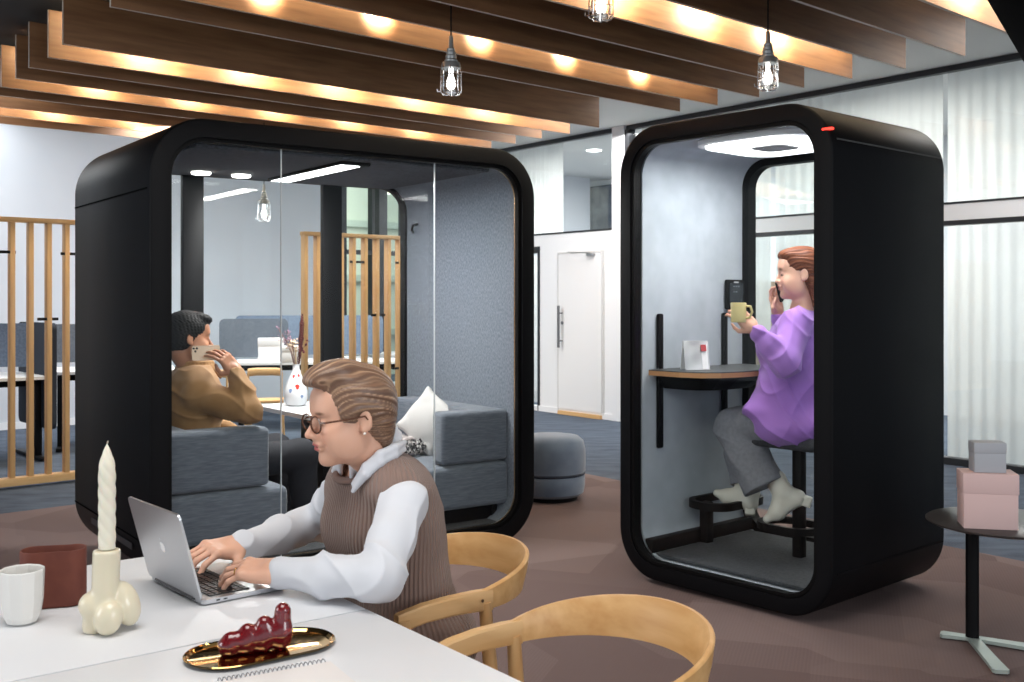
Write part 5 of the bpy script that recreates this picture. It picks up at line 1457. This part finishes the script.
# his phone
def phone(name, c, nrm, upd, m, label, cams=True, sz=(.076, .138, .0085)):
    r = empty(name, tuple(c), 0, label, 'phone')
    nrm = Vector(nrm).normalized(); upd = Vector(upd); upd = (upd-nrm*upd.dot(nrm)).normalized(); x = nrm.cross(upd)
    r.rotation_euler = Matrix((x, nrm, upd)).transposed().to_euler()      # local y = rear face normal, z along the phone
    bm = bmesh.new(); prism(bm, rrect(sz[0], sz[1], .011, 6), -sz[2]/2, sz[2]/2); new('case', bm, m, r)
    bm = bmesh.new(); prism(bm, rrect(sz[0]-.006, sz[1]-.006, .009, 6), -sz[2]/2-.0006, -sz[2]/2); new('screen', bm, mat('phone screen', srgb(12, 12, 14), .08), r)
    if cams:
        bm = bmesh.new(); prism(bm, rrect(.032, .032, .008, 6, -.017, .052), sz[2]/2, sz[2]/2+.0015); cb = new('camera_bump', bm, m, r)
        for dx, dz in ((-.0245, .0595), (-.0245, .0445), (-.0095, .052)):
            bm = bmesh.new(); prism(bm, [(dx+.0055*math.cos(2*PI*k/16), dz+.0055*math.sin(2*PI*k/16)) for k in range(16)], sz[2]/2+.0015, sz[2]/2+.003); new('camera_lens', bm, mat('lens black', srgb(14, 14, 16), .1), cb)
    return r
pc_ = at(207, 352, 5.31); 
phone('smartphone', at(206, 353, 5.345), (.35, -.93, .12), (-.93, -.33, -.02), mat('gold phone case', srgb(206, 178, 152), .25, .5), 'gold smartphone with three camera lenses held to the man\'s ear')

# ---------------------------------------------------------------- woman in purple inside the phone booth
O = BOM @ Vector((.665, .56, 0)); O.z = 0
fb = Vector((-.664, .748, 0)); lb = Vector((-.748, -.664, 0))
A3 = lambda x, y, z: tuple(fb*x+lb*y+Vector((0, 0, z)))
RB = frame((fb.x, fb.y))
HP2 = Fr(frame((-.985, .12), math.radians(2), 0), rel(at(799, 274, 5.2)), 1.07)
SKW = srgb(226, 176, 152)
S_L, E_L, W_L = rel(at(797, 322, 5.10)), rel(at(785, 362, 4.99)), rel(at(753, 328, 5.03))
S_R, E_R, W_R = rel(at(806, 320, 5.33)), rel(at(787, 352, 5.32)), rel(at(778, 313, 5.30))
NB = tuple(Vector(rel(at(803, 309, 5.22))))
b = SDF()
def torso3(S, i, k=.05):
    S.ell(A3(.0, 0, .82), (.14+i, .175+i, .115+i), RB, k); S.ell(A3(.01, 0, .98), (.11+i, .145+i, .14+i), RB, .06)
    S.ell(A3(.0, 0, 1.14), (.11+i, .15+i, .15+i), RB, .06); S.ell(tuple(Vector(NB)+Vector((0, 0, -.09))), (.085+i, .15+i, .07+i), RB, .05)
    for y in (-.065, .065): S.ell(A3(.10, y, 1.15), (.055+i, .06+i, .06+i), RB, .04)
torso3(b, -.015)
b.cone(NB, tuple(HP2.p(-.03, 0, -.07)), .052, .047, .03)
for s_, e_, w_ in ((S_L, E_L, W_L), (S_R, E_R, W_R)):
    b.cone(NB, s_, .045, .042, .04); b.chain([s_, e_, w_], [.042, .034, .024], .02)
hipL, hipR = A3(.03, .09, .79), A3(.03, -.09, .79)
knL, knR = rel(at(733, 426, 5.38)), rel(at(742, 426, 5.54))
anL, anR = rel(at(783, 490, 5.20)), rel(at(750, 490, 5.46))
for hp, kn, an in ((hipL, knL, anL), (hipR, knR, anR)): b.chain([hp, kn, an], [.08, .054, .036], .03)
toeL, toeR = rel(at(767, 519, 5.20)), rel(at(717, 493, 5.52))
hmL, hmR = rel(at(765, 488, 5.24)), rel(at(748, 484, 5.47))
b.chain([anL, tuple(Vector(anL).lerp(Vector(toeL), .6))], [.025, .018], .01); b.chain([anR, tuple(Vector(anR).lerp(Vector(toeR), .6))], [.025, .016], .01)
head(b, HP2, smile=1.6, mouth_open=.0012, nose=.009)
MUG = Vector(rel(at(738.5, 312.5, 4.99)))
wl = Vector(W_L)
hand(b, W_L, (MUG-wl)+Vector((.0, .05, .005)), (-.15, -.9, .35), 1, [(.35, .7, .4), (.4, .75, .5), (.5, .8, .5), (.6, .8, .5)], (.6, .3), .08, .98)
hand(b, W_R, Vector(rel(at(773, 289, 5.30)))-Vector(W_R), (-.55, .75, .1), -1, [(.25, .7, .5), (.35, .7, .6), (.45, .8, .6), (.5, .8, .6)], (.9, .1), .10, .98)
pw = new('person', b.mesh(.0042, 'phone_woman_body', smooth=1), skinmat); pw.location = O
tag(pw, 'woman in a purple blouse and grey trousers sitting in the phone booth, holding a mug', 'person')
paint(pw.data, SKW, facepaint(HP2, SKW, srgb(190, 92, 92), srgb(140, 92, 66), srgb(58, 38, 32), iris=srgb(60, 50, 46), fat=2.3))
h = SDF()
HP2.ell(h, (-.020, 0, .046), (.102, .084, .082), 0); HP2.ell(h, (-.055, 0, -.005), (.060, .078, .080), .03)
HP2.ell(h, (.040, 0, .088), (.052, .062, .030), .03)
HP2.ell(h, (-.075, .02, -.075), (.036, .05, .070), .03); HP2.cone(h, (-.055, .055, -.04), (-.060, .058, -.15), .024, .012, .02)
HP2.cone(h, (-.085, .0, -.02), (-.095, 0, -.17), .04, .02, .03)
HP2.ell(h, (.104, 0, -.014), (.068, .100, .090), .008, sub=True)
for y in (-1, 1):
    HP2.ell(h, (-.010, y*.094, -.012), (.022, .020, .032), .006, sub=True); HP2.ell(h, (.045, y*.095, -.05), (.055, .045, .06), .008, sub=True)
HAIR2 = srgb(84, 42, 24)
hh = new('hair', h.mesh(.004, 'phone_woman_hair', smooth=1, disp=hairstrand(HP2, 480, .0016)), mat('auburn hair', HAIR2, .5, attr='Col', spec=.25), pw)
paint(hh.data, HAIR2, strandpaint(HP2, 400, srgb(116, 62, 36), srgb(148, 88, 54)))
bl = SDF(); torso3(bl, .02)
for s_, e_, w_ in ((S_L, E_L, W_L), (S_R, E_R, W_R)):
    ev, wv = Vector(e_), Vector(w_)
    bl.cone(tuple(Vector(NB)+Vector((0, 0, -.05))), s_, .06, .066, .04)
    bl.chain([s_, e_], [.066, .072], .03); bl.chain([e_, tuple(ev.lerp(wv, .5)), tuple(ev.lerp(wv, .72))], [.072, .056, .038], .03)
    bl.cone(tuple(ev.lerp(wv, .70)), tuple(ev.lerp(wv, .82)), .040, .046, .004)
bl.cone(A3(.0, 0, 1.12), A3(.03, .03, .90), .13, .165, .05); bl.ell(A3(.08, .05, .85), (.165, .175, .07), RB, .05); bl.ell(A3(-.02, .06, .78), (.17, .19, .10), RB, .05)
nk = Fr(frame((-.9, .2)), tuple(Vector(NB)+Vector((-.02, 0, .025))))
nk.ell(bl, (.02, 0, .0), (.062, .058, .05), .006, sub=True); nk.cone(bl, (.06, 0, -.02), (.10, 0, -.10), .026, .006, .004, sub=True)
new('blouse', bl.mesh(.005, 'blouse', smooth=1, disp=folds(.011, 40, 1.9)), mat('purple blouse', srgb(168, 118, 206), .7, sheen=.2), pw)
t = SDF()
for hp, kn, an, e0 in ((hipL, knL, hmL, 1.0), (hipR, knR, hmR, 1.0)):
    k_, a_ = Vector(kn), Vector(an)
    t.chain([hp, kn], [.105, .090], .04); t.chain([kn, tuple(k_.lerp(a_, .5)), tuple(k_.lerp(a_, e0+.1))], [.090, .102, .118 if an is hmL else .09], .04)
    n_ = (a_-k_).normalized(); zq = n_.to_track_quat('Z', 'Y').to_matrix(); c_ = k_.lerp(a_, e0)+n_*.12
    t.box(tuple(c_), (.15, .15, .12), np.array(zq), .0, .004, sub=True)
new('trousers', t.mesh(.006, 'ptrousers', smooth=2, disp=folds(.013, 24, 2.)), mat('mid grey wool', srgb(128, 130, 137), .9, noise=(60, srgb(138, 140, 147))), pw)
def boot(an, toe, heel, nm):
    a_, t_, h_ = Vector(an), Vector(toe), Vector(heel); up = (a_-t_.lerp(h_, .5)).normalized()
    s = SDF(); kn_ = a_+Vector((-.03, .02, .06))
    s.cone(tuple(kn_), tuple(a_), .052, .048, .01); hb = a_.lerp(h_, .55)
    s.cone(tuple(a_), tuple(hb), .048, .038, .02); ball = hb.lerp(t_, .66)
    s.cone(tuple(hb), tuple(ball), .038, .036, .02); s.cone(tuple(ball), tuple(t_), .037, .020, .02)
    s.cone(tuple(a_.lerp(ball, .5)), tuple(ball), .042, .035, .02)
    o = new('boot', s.mesh(.0045, nm, smooth=2), M['boot'], pw)
    hd = (h_-hb); hl = SDF(); hl.box(tuple(hb+hd*.5), (.027, .025, hd.length*.5+.012), np.array(hd.to_track_quat('Z', 'Y').to_matrix()), .006, .004); new('heel', hl.mesh(.0045, nm+'h', smooth=1), M['boot'], o)
M['boot'] = mat('off-white leather', srgb(226, 222, 208), .45)
boot(tuple(Vector(anL)+Vector((0, 0, -.015))), toeL, rel(at(809, 502, 5.16)), 'bootL')
boot(tuple(Vector(anR)+Vector((0, 0, -.01))), toeR, rel(at(750, 513, 5.42)), 'bootR')
# mug and phone
mg = empty('mug', tuple(O+MUG+Vector((0, 0, -.047))), -.5, 'pale yellow mug held by the woman in purple', 'mug')
Lathe('body', [(0, 0), (.032, 0), (.036, .004), (.037, .092), (.0355, .094), (.034, .092), (.033, .008), (0, .006)], mat('pale yellow stoneware', srgb(216, 200, 140), .45), mg, 32)
bm = bmesh.new(); tube(bm, [(.034, 0, .078), (.058, .0, .076), (.066, 0, .05), (.055, 0, .024), (.034, 0, .02)], .006, 8); new('handle', bm, mat('stoneware handle', srgb(216, 200, 140), .45), mg, smooth=True)
phone('smartphone', at(781, 289, 5.27), (-.75, .65, .1), (-.50, -.35, .80), M['black'], 'black smartphone held to her far cheek by the woman in purple', cams=False, sz=(.066, .13, .008))
